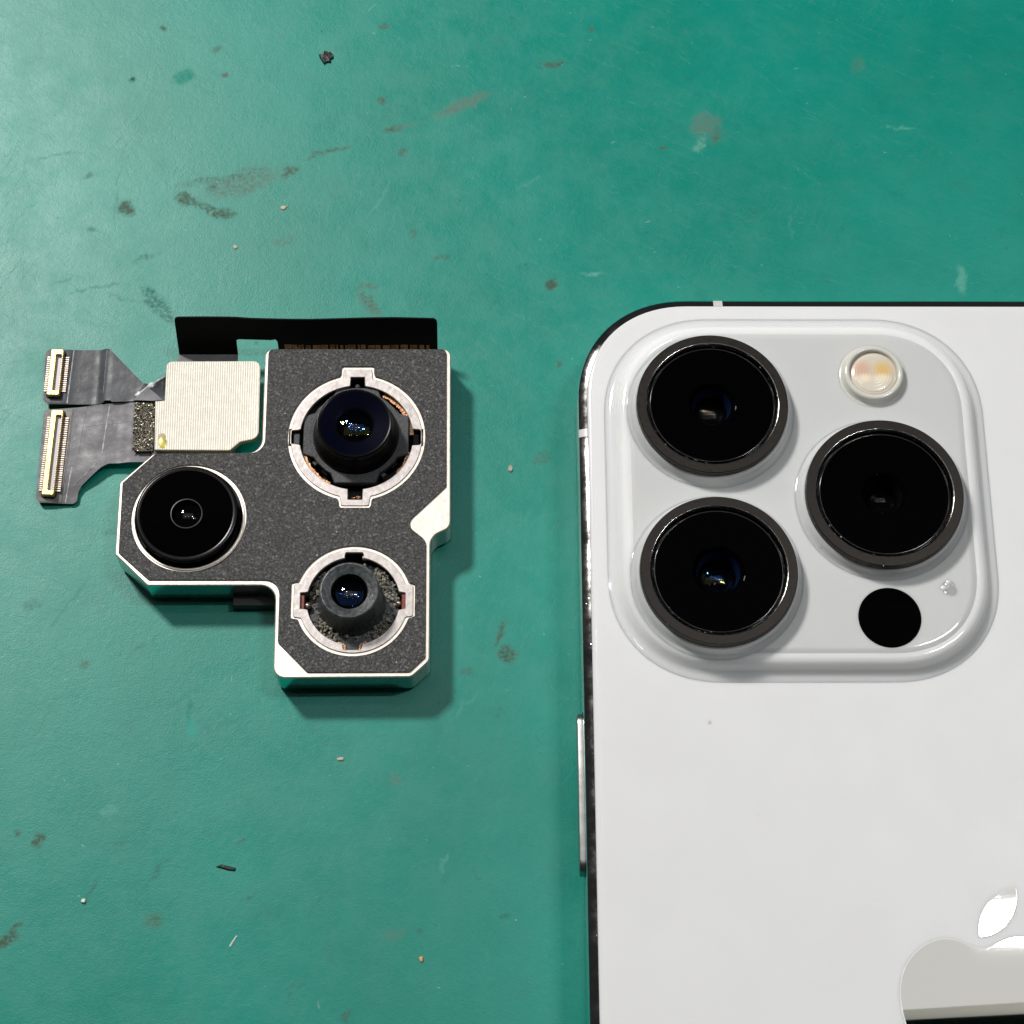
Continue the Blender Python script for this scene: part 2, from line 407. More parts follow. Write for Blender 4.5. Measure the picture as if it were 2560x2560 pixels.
EL_BLUE = make_lens_material('blue_coated_glass', (0.12, 0.32, 1.0), 0.045)
EL_WHITE = make_lens_material('clear_coated_glass', (1.0, 0.97, 0.9), 0.022)
EL_AMBER = make_lens_material('amber_coated_glass', (1.0, 0.82, 0.25), 0.03)

for m_, k_ in ((WHITE_BODY, 0.55), (WHITE_GLOSS, 0.8), (WHITE_FILLET, 1.8)):
    milky(m_, k_)

# ---------------------------------------------------------------- shape helpers (mm)
def link(name, verts, faces, mat, parent=None, sharp=35, loc=None, smooth=True):
    me = bpy.data.meshes.new(name)
    ox, oy, oz = loc or (0, 0, 0)
    me.from_pydata([((x - ox) * MM, (y - oy) * MM, (z - oz) * MM) for x, y, z in verts], [], faces)
    bm = bmesh.new(); bm.from_mesh(me)
    bmesh.ops.remove_doubles(bm, verts=bm.verts, dist=1e-7)
    bmesh.ops.recalc_face_normals(bm, faces=bm.faces)
    bm.to_mesh(me); bm.free()
    if smooth:
        me.shade_smooth()
        me.set_sharp_from_angle(angle=radians(sharp))
    if isinstance(mat, (list, tuple)):
        for q in mat:
            me.materials.append(q)
    else:
        me.materials.append(mat)
    o = bpy.data.objects.new(name, me)
    COL.objects.link(o)
    if parent is not None:
        o.parent = parent
        # meshes are written in scene millimetres: undo the parents' offset
        p, off = parent, Vector((0, 0, 0))
        while p is not None:
            off += p.location
            p = p.parent
        o.location = -off + Vector((ox, oy, oz)) * MM
    else:
        o.location = Vector((ox, oy, oz)) * MM
    return o

def thing(name, loc, label, cat, group=None):
    o = bpy.data.objects.new(name, None)
    o.empty_display_size = 0.005
    o.location = Vector(loc) * MM
    COL.objects.link(o)
    o['label'] = label
    o['category'] = cat
    if group:
        o['group'] = group
    return o

def round_poly(pts, n=6):
    """polygon with (x, y, radius) corners"""
    out = []
    N = len(pts)
    for i in range(N):
        x, y, r = pts[i]
        p = Vector((x, y)); a = Vector(pts[i - 1][:2]) - p; b = Vector(pts[(i + 1) % N][:2]) - p
        la, lb = a.length, b.length
        a.normalize(); b.normalize()
        ang = math.acos(max(-1, min(1, a.dot(b))))
        if r <= 0 or abs(ang - pi) < 1e-3:
            out.append((x, y)); continue
        d = min(r / math.tan(ang / 2), la * .49, lb * .49)
        rr = d * math.tan(ang / 2)
        c = p + (a + b).normalized() * (rr / sin(ang / 2))
        s, e = p + a * d, p + b * d
        a0 = atan2(*(s - c).yx); a1 = atan2(*(e - c).yx)
        da = (a1 - a0 + pi) % (2 * pi) - pi
        for k in range(n + 1):
            t = a0 + da * k / n
            out.append((c.x + rr * cos(t), c.y + rr * sin(t)))
    return out

def area2(p):
    return sum(p[i - 1][0] * p[i][1] - p[i][0] * p[i - 1][1] for i in range(len(p)))

def ccw(p):
    return p if area2(p) > 0 else p[::-1]

def inset(p, d):
    """move a counter-clockwise outline inwards by d"""
    out = []
    N = len(p)
    for i in range(N):
        a = Vector(p[i]) - Vector(p[i - 1]); b = Vector(p[(i + 1) % N]) - Vector(p[i])
        if a.length < 1e-9 or b.length < 1e-9:
            a = b = (a if a.length > b.length else b)
        n1 = Vector((-a.y, a.x)).normalized(); n2 = Vector((-b.y, b.x)).normalized()
        m = n1 + n2
        if m.length < 1e-6:
            m = n1
        m.normalize()
        k = d / max(0.35, m.dot(n1))
        out.append((p[i][0] + m.x * k, p[i][1] + m.y * k))
    return out

def circle(cx, cy, r, n=96, ph=0.0):
    return [(cx + r * cos(ph + 2 * pi * i / n), cy + r * sin(ph + 2 * pi * i / n)) for i in range(n)]

def polar(cx, cy, r, tabs=(), n=240):
    """circle of radius r with tabs (angle, half width, reach, slope): reach > r sticks out, < r cuts in"""
    out = []
    for i in range(n):
        t = 2 * pi * i / n
        rr = r
        for ang, hw, reach, slope in tabs:
            d = (t - ang + pi) % (2 * pi) - pi
            if abs(d) < 1.2:
                off = abs(math.tan(d)) * reach
                flat = reach / cos(d) if reach < 40 else reach
                f = (hw + slope - off) / max(slope, 1e-6)
                f = max(0.0, min(1.0, f))
                f = f * f * (3 - 2 * f)
                rr = rr + (flat - rr) * f
        out.append((cx + rr * cos(t), cy + rr * sin(t)))
    return out

def prism(outer, z0, z1, holes=(), ch=0.0, hch=0.0, V=None, F=None):
    """plate between z0 and z1 with holes and small chamfers on its upper edges"""
    V = [] if V is None else V; F = [] if F is None else F
    outer = ccw(outer); holes = [ccw(h) for h in holes]
    def walls(loops, flip):
        base = len(V); n = len(loops[0])
        for lp in loops:
            V.extend(lp)
        for k in range(len(loops) - 1):
            for i in range(n):
                j = (i + 1) % n
                f = (base + k * n + i, base + k * n + j, base + (k + 1) * n + j, base + (k + 1) * n + i)
                F.append(f[::-1] if flip else f)
        return base, base + (len(loops) - 1) * n
    tops, bots = [], []
    def lp(p, z):
        return [(x, y, z) for x, y in p]
    L = [lp(outer, z0), lp(outer, z1 - ch)] + ([lp(inset(outer, ch), z1)] if ch else [])
    b, t = walls(L, False); bots.append((b, len(outer))); tops.append((t, len(outer)))
    for h in holes:
        L = [lp(h, z0), lp(h, z1 - hch)] + ([lp(inset(h, -hch), z1)] if hch else [])
        b, t = walls(L, True); bots.append((b, len(h))); tops.append((t, len(h)))
    for ring, flip in ((tops, False), (bots, True)):
        idx = [s + i for s, n in ring for i in range(n)]
        tri = tessellate_polygon([[Vector((V[s + i][0], V[s + i][1], 0)) for i in range(n)] for s, n in ring])
        for a in tri:
            F.append(tuple(idx[q] for q in a))
    return V, F

def lathe(cx, cy, prof, n=96, V=None, F=None):
    """(radius, z) profile turned about a vertical axis; radius 0 closes it"""
    V = [] if V is None else V; F = [] if F is None else F
    prev = None
    for r, z in prof:
        if r <= 1e-9:
            cur = [len(V)]; V.append((cx, cy, z))
        else:
            cur = list(range(len(V), len(V) + n))
            V.extend((cx + r * cos(2 * pi * i / n), cy + r * sin(2 * pi * i / n), z) for i in range(n))
        if prev:
            for i in range(n):
                j = (i + 1) % n
                if len(prev) == 1 and len(cur) > 1:
                    F.append((prev[0], cur[i], cur[j]))
                elif len(cur) == 1 and len(prev) > 1:
                    F.append((prev[i], prev[j], cur[0]))
                elif len(cur) > 1:
                    F.append((prev[i], prev[j], cur[j], cur[i]))
        prev = cur
    return V, F

def loft(outline, prof, cap0=True, cap1=True, V=None, F=None):
    """outline inset by d at height z for every (d, z) of prof"""
    V = [] if V is None else V; F = [] if F is None else F
    outline = ccw(outline); n = len(outline); b0 = len(V)
    for d, z in prof:
        V.extend((x, y, z) for x, y in (inset(outline, d) if d else outline))
    for k in range(len(prof) - 1):
        for i in range(n):
            j = (i + 1) % n
            F.append((b0 + k * n + i, b0 + k * n + j, b0 + (k + 1) * n + j, b0 + (k + 1) * n + i))
    if cap0:
        F.append(tuple(range(b0 + n - 1, b0 - 1, -1)))
    if cap1:
        F.append(tuple(range(b0 + (len(prof) - 1) * n, b0 + len(prof) * n)))
    return V, F

def box(x0, x1, y0, y1, z0, z1, V=None, F=None, c=0.0):
    r = [(x0, y0, 0), (x1, y0, 0), (x1, y1, 0), (x0, y1, 0)]
    return loft([p[:2] for p in r], [(0, z0), (0, z1 - c), (c, z1)] if c else [(0, z0), (0, z1)], V=V, F=F)

def dome(r, z_edge, h, k=10):
    """profile of a spherical cap from its rim to its top"""
    R = (r * r + h * h) / (2 * h)
    a = math.asin(min(1, r / R))
    return [(R * sin(a * (1 - i / k)), z_edge + R * cos(a * (1 - i / k)) - (R - h)) for i in range(k)] + [(0, z_edge + h)]

def sheet(outline, zf, thick, step=0.6):
    """thin sheet cut to the outline whose height follows zf(x, y)"""
    bm = bmesh.new()
    vs_ = [bm.verts.new((x, y, 0)) for x, y in ccw(outline)]
    bm.faces.new(vs_)
    xs = [p[0] for p in outline]; ys = [p[1] for p in outline]
    for lo, hi, no in ((min(xs), max(xs), (1, 0, 0)), (min(ys), max(ys), (0, 1, 0))):
        q = lo + step
        while q < hi:
            bmesh.ops.bisect_plane(bm, geom=bm.verts[:] + bm.edges[:] + bm.faces[:], plane_co=(q if no[0] else 0, q if no[1] else 0, 0), plane_no=no)
            q += step
    bm.verts.ensure_lookup_table()
    V = [(v.co.x, v.co.y, zf(v.co.x, v.co.y)) for v in bm.verts]
    for i, v in enumerate(bm.verts):
        v.index = i
    F = [tuple(v.index for v in f.verts) for f in bm.faces]
    n = len(V)
    V += [(x, y, z - thick) for x, y, z in V]
    F2 = F + [tuple(n + i for i in f[::-1]) for f in F]
    for e in bm.edges:
        if e.is_boundary:
            a, b = e.verts[0].index, e.verts[1].index
            F2.append((a, b, b + n, a + n))
    bm.free()
    return V, F2

def chips(n, place, size, V=None, F=None):
    """many small irregular grains"""
    V = [] if V is None else V; F = [] if F is None else F
    for _ in range(n):
        x, y, z = place()
        s = size * rnd.uniform(.5, 1.3)
        b = len(V)
        for dx, dy, dz in ((1, 0, 0), (-1, .2, 0), (.1, 1, 0), (-.1, -1, .1), (0, .1, 1), (.1, 0, -1)):
            V.append((x + s * dx * rnd.uniform(.5, 1.2) + s * .2 * rnd.uniform(-1, 1), y + s * dy * rnd.uniform(.5, 1.2), z + s * dz * rnd.uniform(.4, 1.0)))
        for f in ((0, 2, 4), (2, 1, 4), (1, 3, 4), (3, 0, 4), (2, 0, 5), (1, 2, 5), (3, 1, 5), (0, 3, 5)):
            F.append(tuple(b + i for i in f))
    return V, F

# ---------------------------------------------------------------- the mat
def build_mat():
    import numpy as np
    step = 0.22
    xs = np.concatenate(([-320., -120.], np.arange(-60, 62, step), [130., 320.]))
    ys = np.concatenate(([-300., -120.], np.arange(-56, 66, step), [140., 330.]))
    nx, ny = len(xs), len(ys)
    gx, gy = np.meshgrid(xs, ys)
    def vnoise(scale, seed, octs=4):
        g = np.random.RandomState(seed); tot = np.zeros_like(gx); amp = 1.0; norm = 0.0
        for o in range(octs):
            k = 256; tab = g.rand(k, k)
            u, v = gx * scale + 31.7 * o, gy * scale + 17.3 * o
            iu, iv = np.floor(u).astype(int), np.floor(v).astype(int)
            fu, fv = u - iu, v - iv
            fu = fu * fu * (3 - 2 * fu); fv = fv * fv * (3 - 2 * fv)
            a = tab[iv % k, iu % k]; b_ = tab[iv % k, (iu + 1) % k]; c = tab[(iv + 1) % k, iu % k]; d = tab[(iv + 1) % k, (iu + 1) % k]
            tot += amp * ((a * (1 - fu) + b_ * fu) * (1 - fv) + (c * (1 - fu) + d * fu) * fv)
            norm += amp; amp *= 0.6; scale *= 2.1
        return tot / norm - 0.5
    wx = gx + 1.1 * vnoise(1.0, 1); wy = gy + 1.1 * vnoise(1.0, 2)
    col = np.zeros((ny, nx, 3)); wsum = np.full((ny, nx), 1e-6); alpha = np.zeros((ny, nx)); rag = np.zeros((ny, nx))
    items = [(x, y, a, w, r, c, st, rg, 1.25) for x, y, a, w, r, c, st, rg in STAINS]
    items += [(x, y, a, 0.17, r, c, st, 0.5, 1.05) for x, y, a, r, c, st in SCRATCH]
    for x, y, a, w, r, c, st, rg, gr in items:
        t = radians(r); dx, dy = wx - x, wy - y
        u = (dx * cos(t) + dy * sin(t)) / (a * gr); v = (-dx * sin(t) + dy * cos(t)) / (w * gr)
        d = np.sqrt(u * u + v * v)
        f = np.clip((1.08 - d) / 0.6, 0, 1); f = f * f * (3 - 2 * f)
        wide_ = np.exp(-np.minimum(d * d, 60) * 1.2) * (0.2 + st) + 1e-30
        col += wide_[..., None] * np.array(c); wsum += wide_; rag += wide_ * rg
        alpha = np.maximum(alpha, f * st)
    col /= wsum[..., None]; rag /= wsum
    me = bpy.data.meshes.new('work_mat')
    V = np.stack([gx.ravel(), gy.ravel(), np.zeros(nx * ny)], 1) * MM
    idx = np.arange(nx * ny).reshape(ny, nx)
    Q = np.stack([idx[:-1, :-1], idx[:-1, 1:], idx[1:, 1:], idx[1:, :-1]], -1).reshape(-1, 4)
    me.vertices.add(len(V)); me.vertices.foreach_set('co', V.ravel())
    me.loops.add(Q.size); me.loops.foreach_set('vertex_index', Q.ravel())
    me.polygons.add(len(Q)); me.polygons.foreach_set('loop_start', np.arange(0, Q.size, 4))
    me.update(calc_edges=True)
    ca = me.color_attributes.new('stain', 'FLOAT_COLOR', 'POINT')
    ca.data.foreach_set('color', np.concatenate([col, alpha[..., None]], -1).astype('f').ravel())
    fa = me.attributes.new('ragged', 'FLOAT', 'POINT')
    fa.data.foreach_set('value', rag.astype('f').ravel())
    me.materials.append(MAT_GREEN)
    o = bpy.data.objects.new('work_mat', me)
    COL.objects.link(o)
    return o
mat_o = build_mat()
mat_o['kind'] = 'structure'
mat_o['label'] = 'stained green rubber work mat under the phone and module'

# ---------------------------------------------------------------- the phone
phone = thing('smartphone', (45, -60, 0), 'white smartphone lying face down, its three big lenses at the top left corner', 'phone')
X0, X1, Y0, Y1 = 6.55, 84.6, -140.5, 20.3
def rrect(x0, x1, y0, y1, r, n=20):
    # corners a little softer than a circle, as on the real shell
    out = []
    for cx, cy, a in ((x1 - r, y1 - r, 0), (x0 + r, y1 - r, 90), (x0 + r, y0 + r, 180), (x1 - r, y0 + r, 270)):
        for k in range(n + 1):
            t = radians(a + 90 * k / n)
            c, s = cos(t), sin(t)
            e = 2 / 2.15
            out.append((cx + r * math.copysign(abs(c) ** e, c), cy + r * math.copysign(abs(s) ** e, s)))
    return out
OUTL = rrect(X0, X1, Y0, Y1, 11.2)
FR = [(0.95, 0.02), (0.35, 0.14), (0.08, 0.42), (0.0, 0.9), (0.0, 6.93), (0.035, 7.03), (0.10, 7.08), (0.28, 7.18), (0.48, 7.28), (0.68, 7.36), (0.85, 7.41), (0.85, 7.2)]
V, F = loft(OUTL, FR, True, False)
link('frame', V, F, CHROME, phone, 60)
V, F = loft(OUTL, [(0.87, 7.1), (0.87, 7.42), (0.93, 7.56), (1.05, 7.66), (1.35, 7.69), (1.9, 7.70)], True, True)
n = len(OUTL)
glass = link('back_glass', V, F, [WHITE_BODY, WHITE_LIP], phone, 60)
for p in glass.data.polygons:
    c = p.center
    if len(p.vertices) == 4 and c.z < 7.68 * MM:
        p.material_index = 1

# antenna breaks: slices of the same section standing a hair proud
def antenna(a, b, vertical):
    V, F = [], []
    pr = [(d - 0.012, z + (0.012 if z > 7 else 0)) for d, z in FR[4:-1]]
    m = len(pr)
    for s in (a, b):
        V.extend(((X0 + d, s, z) if vertical else (s, Y1 - d, z)) for d, z in pr)
    for i in range(m - 1):
        F.append((i, i + 1, m + i + 1, m + i))
    F.append(tuple(range(m))); F.append(tuple(range(2 * m - 1, m - 1, -1)))
    link('antenna_band', V, F, ANT, phone, 60)
antenna(20.42, 21.34, False)
antenna(5.1, 5.93, True)

# power button on the left side
V, F = [], []
bo = rrect(-38.05, -22.45, 2.7, 5.3, 1.28, 8)
pr = [(0, 0.0), (0, 0.48), (0.05, 0.58), (0.16, 0.62)]
V2, F2 = loft(bo, pr)
V = [(X0 + 0.05 - z, x, y) for x, y, z in V2]
link('side_button', V, F2, BUTTON_M, phone, 40)
V2, F2 = loft(rrect(-38.25, -22.25, 2.5, 5.5, 1.45, 8), [(0, 0), (0, 0.06)])
link('button_seam', [(X0 + 0.045 - z, x, y) for x, y, z in V2], F2, BLACK_MATTE, phone, 40)

# raised camera plateau
PO = rrect(9.15, 46.6, -20.35, 17.75, 10.6, 20)
PZ = 9.25
def cap(V, F, n, holes, z):
    """close the last n points of V with a flat face that leaves the holes open"""
    base = len(V) - n
    rings = [list(range(base, len(V)))]
    for h in holes:
        rings.append(list(range(len(V), len(V) + len(h))))
        V.extend((x, y, z) for x, y in h)
    flat = [i for r in rings for i in r]
    for a in tessellate_polygon([[Vector((V[i][0], V[i][1], 0)) for i in r] for r in rings]):
        F.append(tuple(flat[q] for q in a))
LENSES = ((19.45, 6.955, 7.42), (19.39, -10.355, 7.50), (35.66, -2.43, 7.62))
V, F = loft(PO, [(-0.25, 7.66), (0.0, 7.715), (0.35, 7.75), (0.70, 7.86), (0.95, 8.08), (1.12, 8.40), (1.27, 8.75), (1.42, 8.98), (1.62, 9.12), (1.9, 9.19), (2.25, 9.225), (2.28, 9.20), (2.34, 9.20), (2.38, 9.238), (3.0, PZ)], False, False)
cap(V, F, len(PO), [circle(x, y, r - 1.2, 64) for x, y, r in LENSES], PZ)
plateau = link('camera_plateau', V, F, [WHITE_GLOSS, WHITE_FILLET], phone, 50)
for p in plateau.data.polygons:
    if len(p.vertices) == 4 and max(plateau.data.vertices[i].co.z for i in p.vertices) < 9.232 * MM:
        p.material_index = 1

def phone_lens(cx, cy, R, mats, lens_r, depth, kind):
    # white glass collar swelling out of the plateau
    V, F = lathe(cx, cy, [(R + .80, PZ - .02), (R + .66, PZ + .03), (R + .50, PZ + .12), (R + .36, PZ + .28), (R + .27, PZ + .55), (R + .18, PZ + 1.0), (R + .02, PZ + 1.18), (R - .6, PZ + 1.2)], 120)
    col_ = link('lens_collar', V, F, WHITE_GLOSS, phone, 60)
    k = R / 7.48
    ri = 6.50 * k
    V, F = lathe(cx, cy, [(R - .25, PZ + .9), (R - .02, PZ + 1.0), (R, PZ + 1.10), (R, PZ + 1.70), (R - .03, PZ + 1.80)], 140)
    link('ring_wall', V, F, RING_M, col_, 40)
    V, F = lathe(cx, cy, [(R - .10, PZ + 1.95), (ri + .05, PZ + 1.95)], 140)
    ring = link('lens_ring', V, F, RING_M, phone, 14)
    V, F = lathe(cx, cy, [(ri + .05, PZ + 1.95), (ri + .01, PZ + 1.943), (ri - .03, PZ + 1.92), (ri - .07, PZ + 1.86), (ri - .11, PZ + 1.74), (ri - .15, PZ + 1.6), (ri - .20, PZ + 1.2)], 140)
    link('inner_bevel', V, F, RING_EDGE, ring, 60)
    V, F = lathe(cx, cy, [(R - .03, PZ + 1.80), (R - .04, PZ + 1.88), (R - .07, PZ + 1.935), (R - .10, PZ + 1.95)], 140)
    link('outer_bevel', V, F, RING_EDGE2, ring, 60)
    zg = PZ + 1.55
    V, F = lathe(cx, cy, [(ri - .36, zg - .3), (ri - .36, zg), (ri - .44, zg + .03), (lens_r + .7, zg + .03), (lens_r + .62, zg), (lens_r + .25, zg - .5)], 120)
    link('cover_glass', V, F, GLASS_BLACK, ring, 6)
    V, F = lathe(cx, cy, [(ri - .345, zg - .04), (ri - .36, zg + .02), (ri - .40, zg + .045), (ri - .46, zg + .035)], 140)
    link('glass_edge', V, F, EDGE_BLACK, ring, 60)
    V, F = lathe(cx, cy, [(lens_r + .25, zg - .48), (lens_r + .12, zg - depth * .55), (lens_r - .02, zg - depth), (lens_r - .03, zg - depth - .1)], 72)
    link('lens_tube', V, F, [BLUE_WALL, BLACK_GLOSS][kind == 'black'], ring, 40)
    V, F = lathe(cx, cy, [(lens_r - .02, zg - depth - .05), (lens_r - .2, zg - depth - .5), (0, zg - depth - .6)], 48)
    link('lens_floor', V, F, BLACK_FLOOR, ring, 40)
    V, F = [], []
    for _ in range(26):
        a = rnd.uniform(0, 2 * pi) if rnd.random() < .4 else rnd.gauss(radians(235), .6)
        r = ri - .2 + rnd.gauss(0, .1) if rnd.random() < .7 else R + rnd.uniform(-.1, .5)
        z = PZ + (1.62 if r < ri else .35 if r > R else 1.95)
        chips(1, lambda: (cx + r * cos(a), cy + r * sin(a), z), rnd.choice((.035, .05, .08)), V, F)
    link('dust', V, F, DUST, ring, 60)['kind'] = 'stuff'
    for i, (m_, rr, z0, h) in enumerate(mats):
        V, F = lathe(cx, cy, dome(rr, zg + z0, h, 14), 64)
        link('lens_element', V, F, m_, ring, 80)

phone_lens(19.45, 6.955, 7.42, [(EL_WHITE, 1.55, -2.0, .62), (EL_WHITE, 1.25, -2.2, .28), (EL_AMBER, 1.0, -2.3, .5)], 1.65, 1.9, 'blue')
phone_lens(19.39, -10.355, 7.50, [(EL_BLUE, 1.75, -1.95, .6), (EL_AMBER, 1.5, -2.1, .28), (EL_BLUE, 1.1, -2.3, .45)], 1.85, 1.8, 'blue')
phone_lens(35.66, -2.43, 7.62, [(EL_WHITE, 1.45, -1.7, .55)], 1.55, 1.6, 'black')

# flash
V, F = lathe(35.66, 10.8, [(3.4, PZ - .01), (3.2, PZ + .02), (3.06, PZ + .12), (2.98, PZ + .4), (2.93, PZ + .74), (2.84, PZ + .86), (2.66, PZ + .90), (2.46, PZ + .88), (2.38, PZ + .72), (2.36, PZ + .45)], 96)
fl = link('flash', V, F, FLASH_RIM, phone, 60)
V, F = lathe(35.66, 10.8, [(2.40, PZ + .40), (2.34, PZ + .52), (1.6, PZ + .60), (0, PZ + .63)], 72)
link('flash_lens', V, F, FLASH_IN, fl, 60)
# depth sensor window, microphone
V, F = lathe(35.62, -14.5, [(3.02, PZ - .02), (2.98, PZ + .012), (2.90, PZ + .02), (0, PZ + .02)], 90)
link('sensor_window', V, F, GLASS_BLACK, phone, 40)
V, F = lathe(41.45, -11.45, [(.66, PZ - .01), (.60, PZ + .016), (.46, PZ + .02), (.40, PZ - .0), (.36, PZ + .004)], 40)
mic = link('microphone', V, F, WHITE_GLOSS, phone, 50)
V, F = lathe(41.75, -11.8, [(.46, PZ + .018), (.2, PZ + .022), (0, PZ + .022)], 32)
link('microphone_hole', V, F, plain('grey_mesh', (0.33, 0.33, 0.315), .3, 0), mic, 50)
for x, y, r in ((40.95, -11.5, .26), (41.45, -10.95, .22), (41.15, -12.0, .16)):  # small white domes standing in for bright reflections at the hole's glass
    V, F = lathe(x, y, [(r * 1.2, PZ - .02)] + dome(r, PZ + .005, r * .3, 6), 20)
    link('mic_glint', V, F, WHITE_LIP, mic, 60)
V, F = [], []
for _ in range(34):
    x, y = rnd.uniform(8.5, 52), rnd.uniform(-52, -22)
    chips(1, lambda: (x, y, 7.71), rnd.choice((.02, .03, .045)), V, F)
link('dust', V, F, plain('grey_dust', (0.45, 0.45, 0.44), .6), phone, 60)['kind'] = 'stuff'
V, F = lathe(18.28, -24.3, [(.16, 7.70), (.1, 7.72), (0, 7.725)], 16)
link('blemish', V, F, plain('grey_fleck', (0.56, 0.56, 0.56), .5), phone, 50)

# the fruit-shaped emblem, a mirror inlay with a bite on its right
def bez(p0, p1, p2, p3, n=10):
    return [tuple((1 - t) ** 3 * p0[i] + 3 * (1 - t) ** 2 * t * p1[i] + 3 * (1 - t) * t * t * p2[i] + t ** 3 * p3[i] for i in (0, 1)) for t in [k / n for k in range(n)]]
EX, EY = 41.97, -45.51
seg = [((0, 0), (-.9, 0), (-1.9, .92), (-3.2, .89)), ((-3.2, .89), (-4.75, .89), (-7.62, -.75), (-7.6, -4.3)),
       ((-7.6, -4.3), (-7.55, -8.3), (-4.9, -12.2), (-2.95, -12.3)), ((-2.95, -12.3), (-1.9, -12.3), (-1.1, -11.6), (.3, -11.6)),
       ((.3, -11.6), (1.7, -11.6), (2.2, -12.3), (3.35, -12.3)), ((3.35, -12.3), (5.0, -12.3), (6.6, -9.6), (7.2, -7.7)),
       ((7.2, -7.7), (3.9, -6.3), (3.6, -1.9), (6.6, -.65)), ((6.6, -.65), (5.9, .45), (4.7, 1.02), (3.55, 1.05)),
       ((3.55, 1.05), (2.0, 1.05), (1.1, 0), (0, 0))]
body = [(EX + x, EY + y) for s in seg for x, y in bez(*s)]
V, F = loft(body, [(-.10, 7.695), (-.03, 7.712), (.04, 7.718)], False, True)
emb = link('emblem', V, F, [WHITE_LIP, MIRROR], phone, 2)
leaf = [(EX + x, EY + y) for s in (((-.05, 1.05), (-.3, 3.3), (1.6, 5.35), (3.65, 5.5)), ((3.65, 5.5), (3.9, 3.1), (2.0, 1.0), (-.05, 1.05))) for x, y in bez(*s, 14)]
V, F = loft(leaf, [(-.10, 7.695), (-.03, 7.712), (.04, 7.718)], False, True)
lf = link('emblem_leaf', V, F, [WHITE_LIP, MIRROR], phone, 2)
for o in (emb, lf):
    for p in o.data.polygons:
        if len(p.vertices) > 4:
            p.material_index = 1

# ---------------------------------------------------------------- the camera module
mod = thing('camera_module', (-18, -3, 0), 'bare triple camera module with grey ribbon cables, lying left of the white phone', 'camera module')
HO = round_poly([(-25.08, 16.2, .85), (-6.2, 16.2, .8), (-6.14, -3.35, 1.1), (-8.12, -4.25, 1.5), (-8.09, -17.1, .9), (-9.8, -18.72, .9), (-23.05, -18.82, 1.15),
                 (-23.12, -9.36, 1.5), (-35.6, -9.38, .35), (-38.95, -6.12, .35), (-38.95, 1.45, .35), (-35.75, 4.62, .4), (-25.0, 4.66, 1.5)])
MC, WC, TC = (-15.6, 6.36), (-31.92, -2.36), (-15.54, -11.0)
E_, N_, W_, S_ = 0, pi / 2, pi, 3 * pi / 2
hole_m = polar(*MC, 6.15, [(N_, 1.0, 6.85, .1), (S_, 1.0, 6.95, .1), (W_, 1.0, 6.72, .1), (E_, 1.0, 6.65, .1)], 240)
hole_w = circle(*WC, 5.42, 120)
hole_t = polar(*TC, 4.9, [(N_, 1.0, 5.15, .1), (S_, 1.0, 5.2, .1), (W_, 1.0, 5.35, .1), (E_, 1.0, 5.25, .1)], 240)
V, F = prism(HO, 0.62, 4.2, [hole_m, hole_w, hole_t], ch=0.10, hch=0.06)
housing = link('housing', V, F, [NICKEL, NICKEL_W], mod, 30)
for p in housing.data.polygons:
    if abs(p.normal.z) < 0.3:
        p.material_index = 1
V, F = prism(inset(ccw(HO), .7), 0.0, 0.62)
link('base_plate', V, F, BLACK_MATTE, mod, 30)
V, F = box(-27.6, -22.9, -10.5, -8.9, 0.0, 1.35, c=.1)
link('side_contact', V, F, plain('dark_side_plastic', (0.02, 0.018, 0.02), .45), mod, 30)

FO = round_poly([(-24.74, 16.12, .6), (-6.62, 16.12, .55), (-6.55, .97, .45), (-10.55, -3.05, .9), (-8.5, -4.75, 1.2), (-8.46, -16.83, .35), (-9.95, -18.3, .35), (-19.8, -18.32, .35),
                 (-22.72, -15.3, .6), (-22.74, -8.9, 1.5), (-35.5, -8.88, .25), (-38.6, -6.06, .25), (-38.66, 1.4, .25), (-35.55, 4.56, .3), (-24.72, 4.60, 1.5)])
fh_m = polar(*MC, 6.88, [(N_, 1.55, 7.78, .45), (S_, 1.45, 7.62, .5)], 240)
fh_w = circle(*WC, 5.66, 120)
fh_t = polar(*TC, 5.66, [(W_, 1.72, 6.05, .5), (E_, 1.55, 5.98, .5)], 240)
V, F = prism(FO, 4.203, 4.36, [fh_m, fh_w, fh_t], ch=0.05, hch=0.04)
link('cover_film', V, F, FILM, mod, 30)

# retaining rings in the two large openings
V, F = prism(polar(*MC, 6.58, [(N_, 1.4, 7.5, .42), (S_, 1.3, 7.42, .5)], 240), 4.05, 4.315,
             [polar(*MC, 5.66, [(N_, .72, 6.62, .18), (S_, .72, 6.75, .18), (W_, .78, 6.55, .12), (E_, .82, 6.45, .12)], 240)], ch=.05, hch=.05)
link('retaining_ring', V, F, NICKEL_R, mod, 30)
V, F = prism(polar(*TC, 5.35, [(W_, 1.6, 5.8, .5), (E_, 1.5, 5.82, .5)], 240), 4.05, 4.33,
             [polar(*TC, 4.5, [(N_, .85, 5.0, .22), (S_, .85, 5.02, .22), (W_, .84, 5.15, .18), (E_, .84, 5.05, .18)], 240)], ch=.05, hch=.05)
link('retaining_ring', V, F, NICKEL_R, mod, 30)
V, F = lathe(*WC, [(5.5, 4.10), (5.5, 4.30), (5.42, 4.33), (5.30, 4.30), (5.22, 3.9), (5.2, 3.0)], 120)
link('retaining_ring', V, F, NICKEL, mod, 40)

# wells under the openings
for (cx, cy), r, zf in ((MC, 7.0, 2.2), (WC, 5.4, 2.6), (TC, 5.4, 2.2)):
    V, F = lathe(cx, cy, [(r, 4.1), (r - .02, zf), (0, zf)], 80)
    link('well', V, F, BLACK_MATTE, mod, 40)

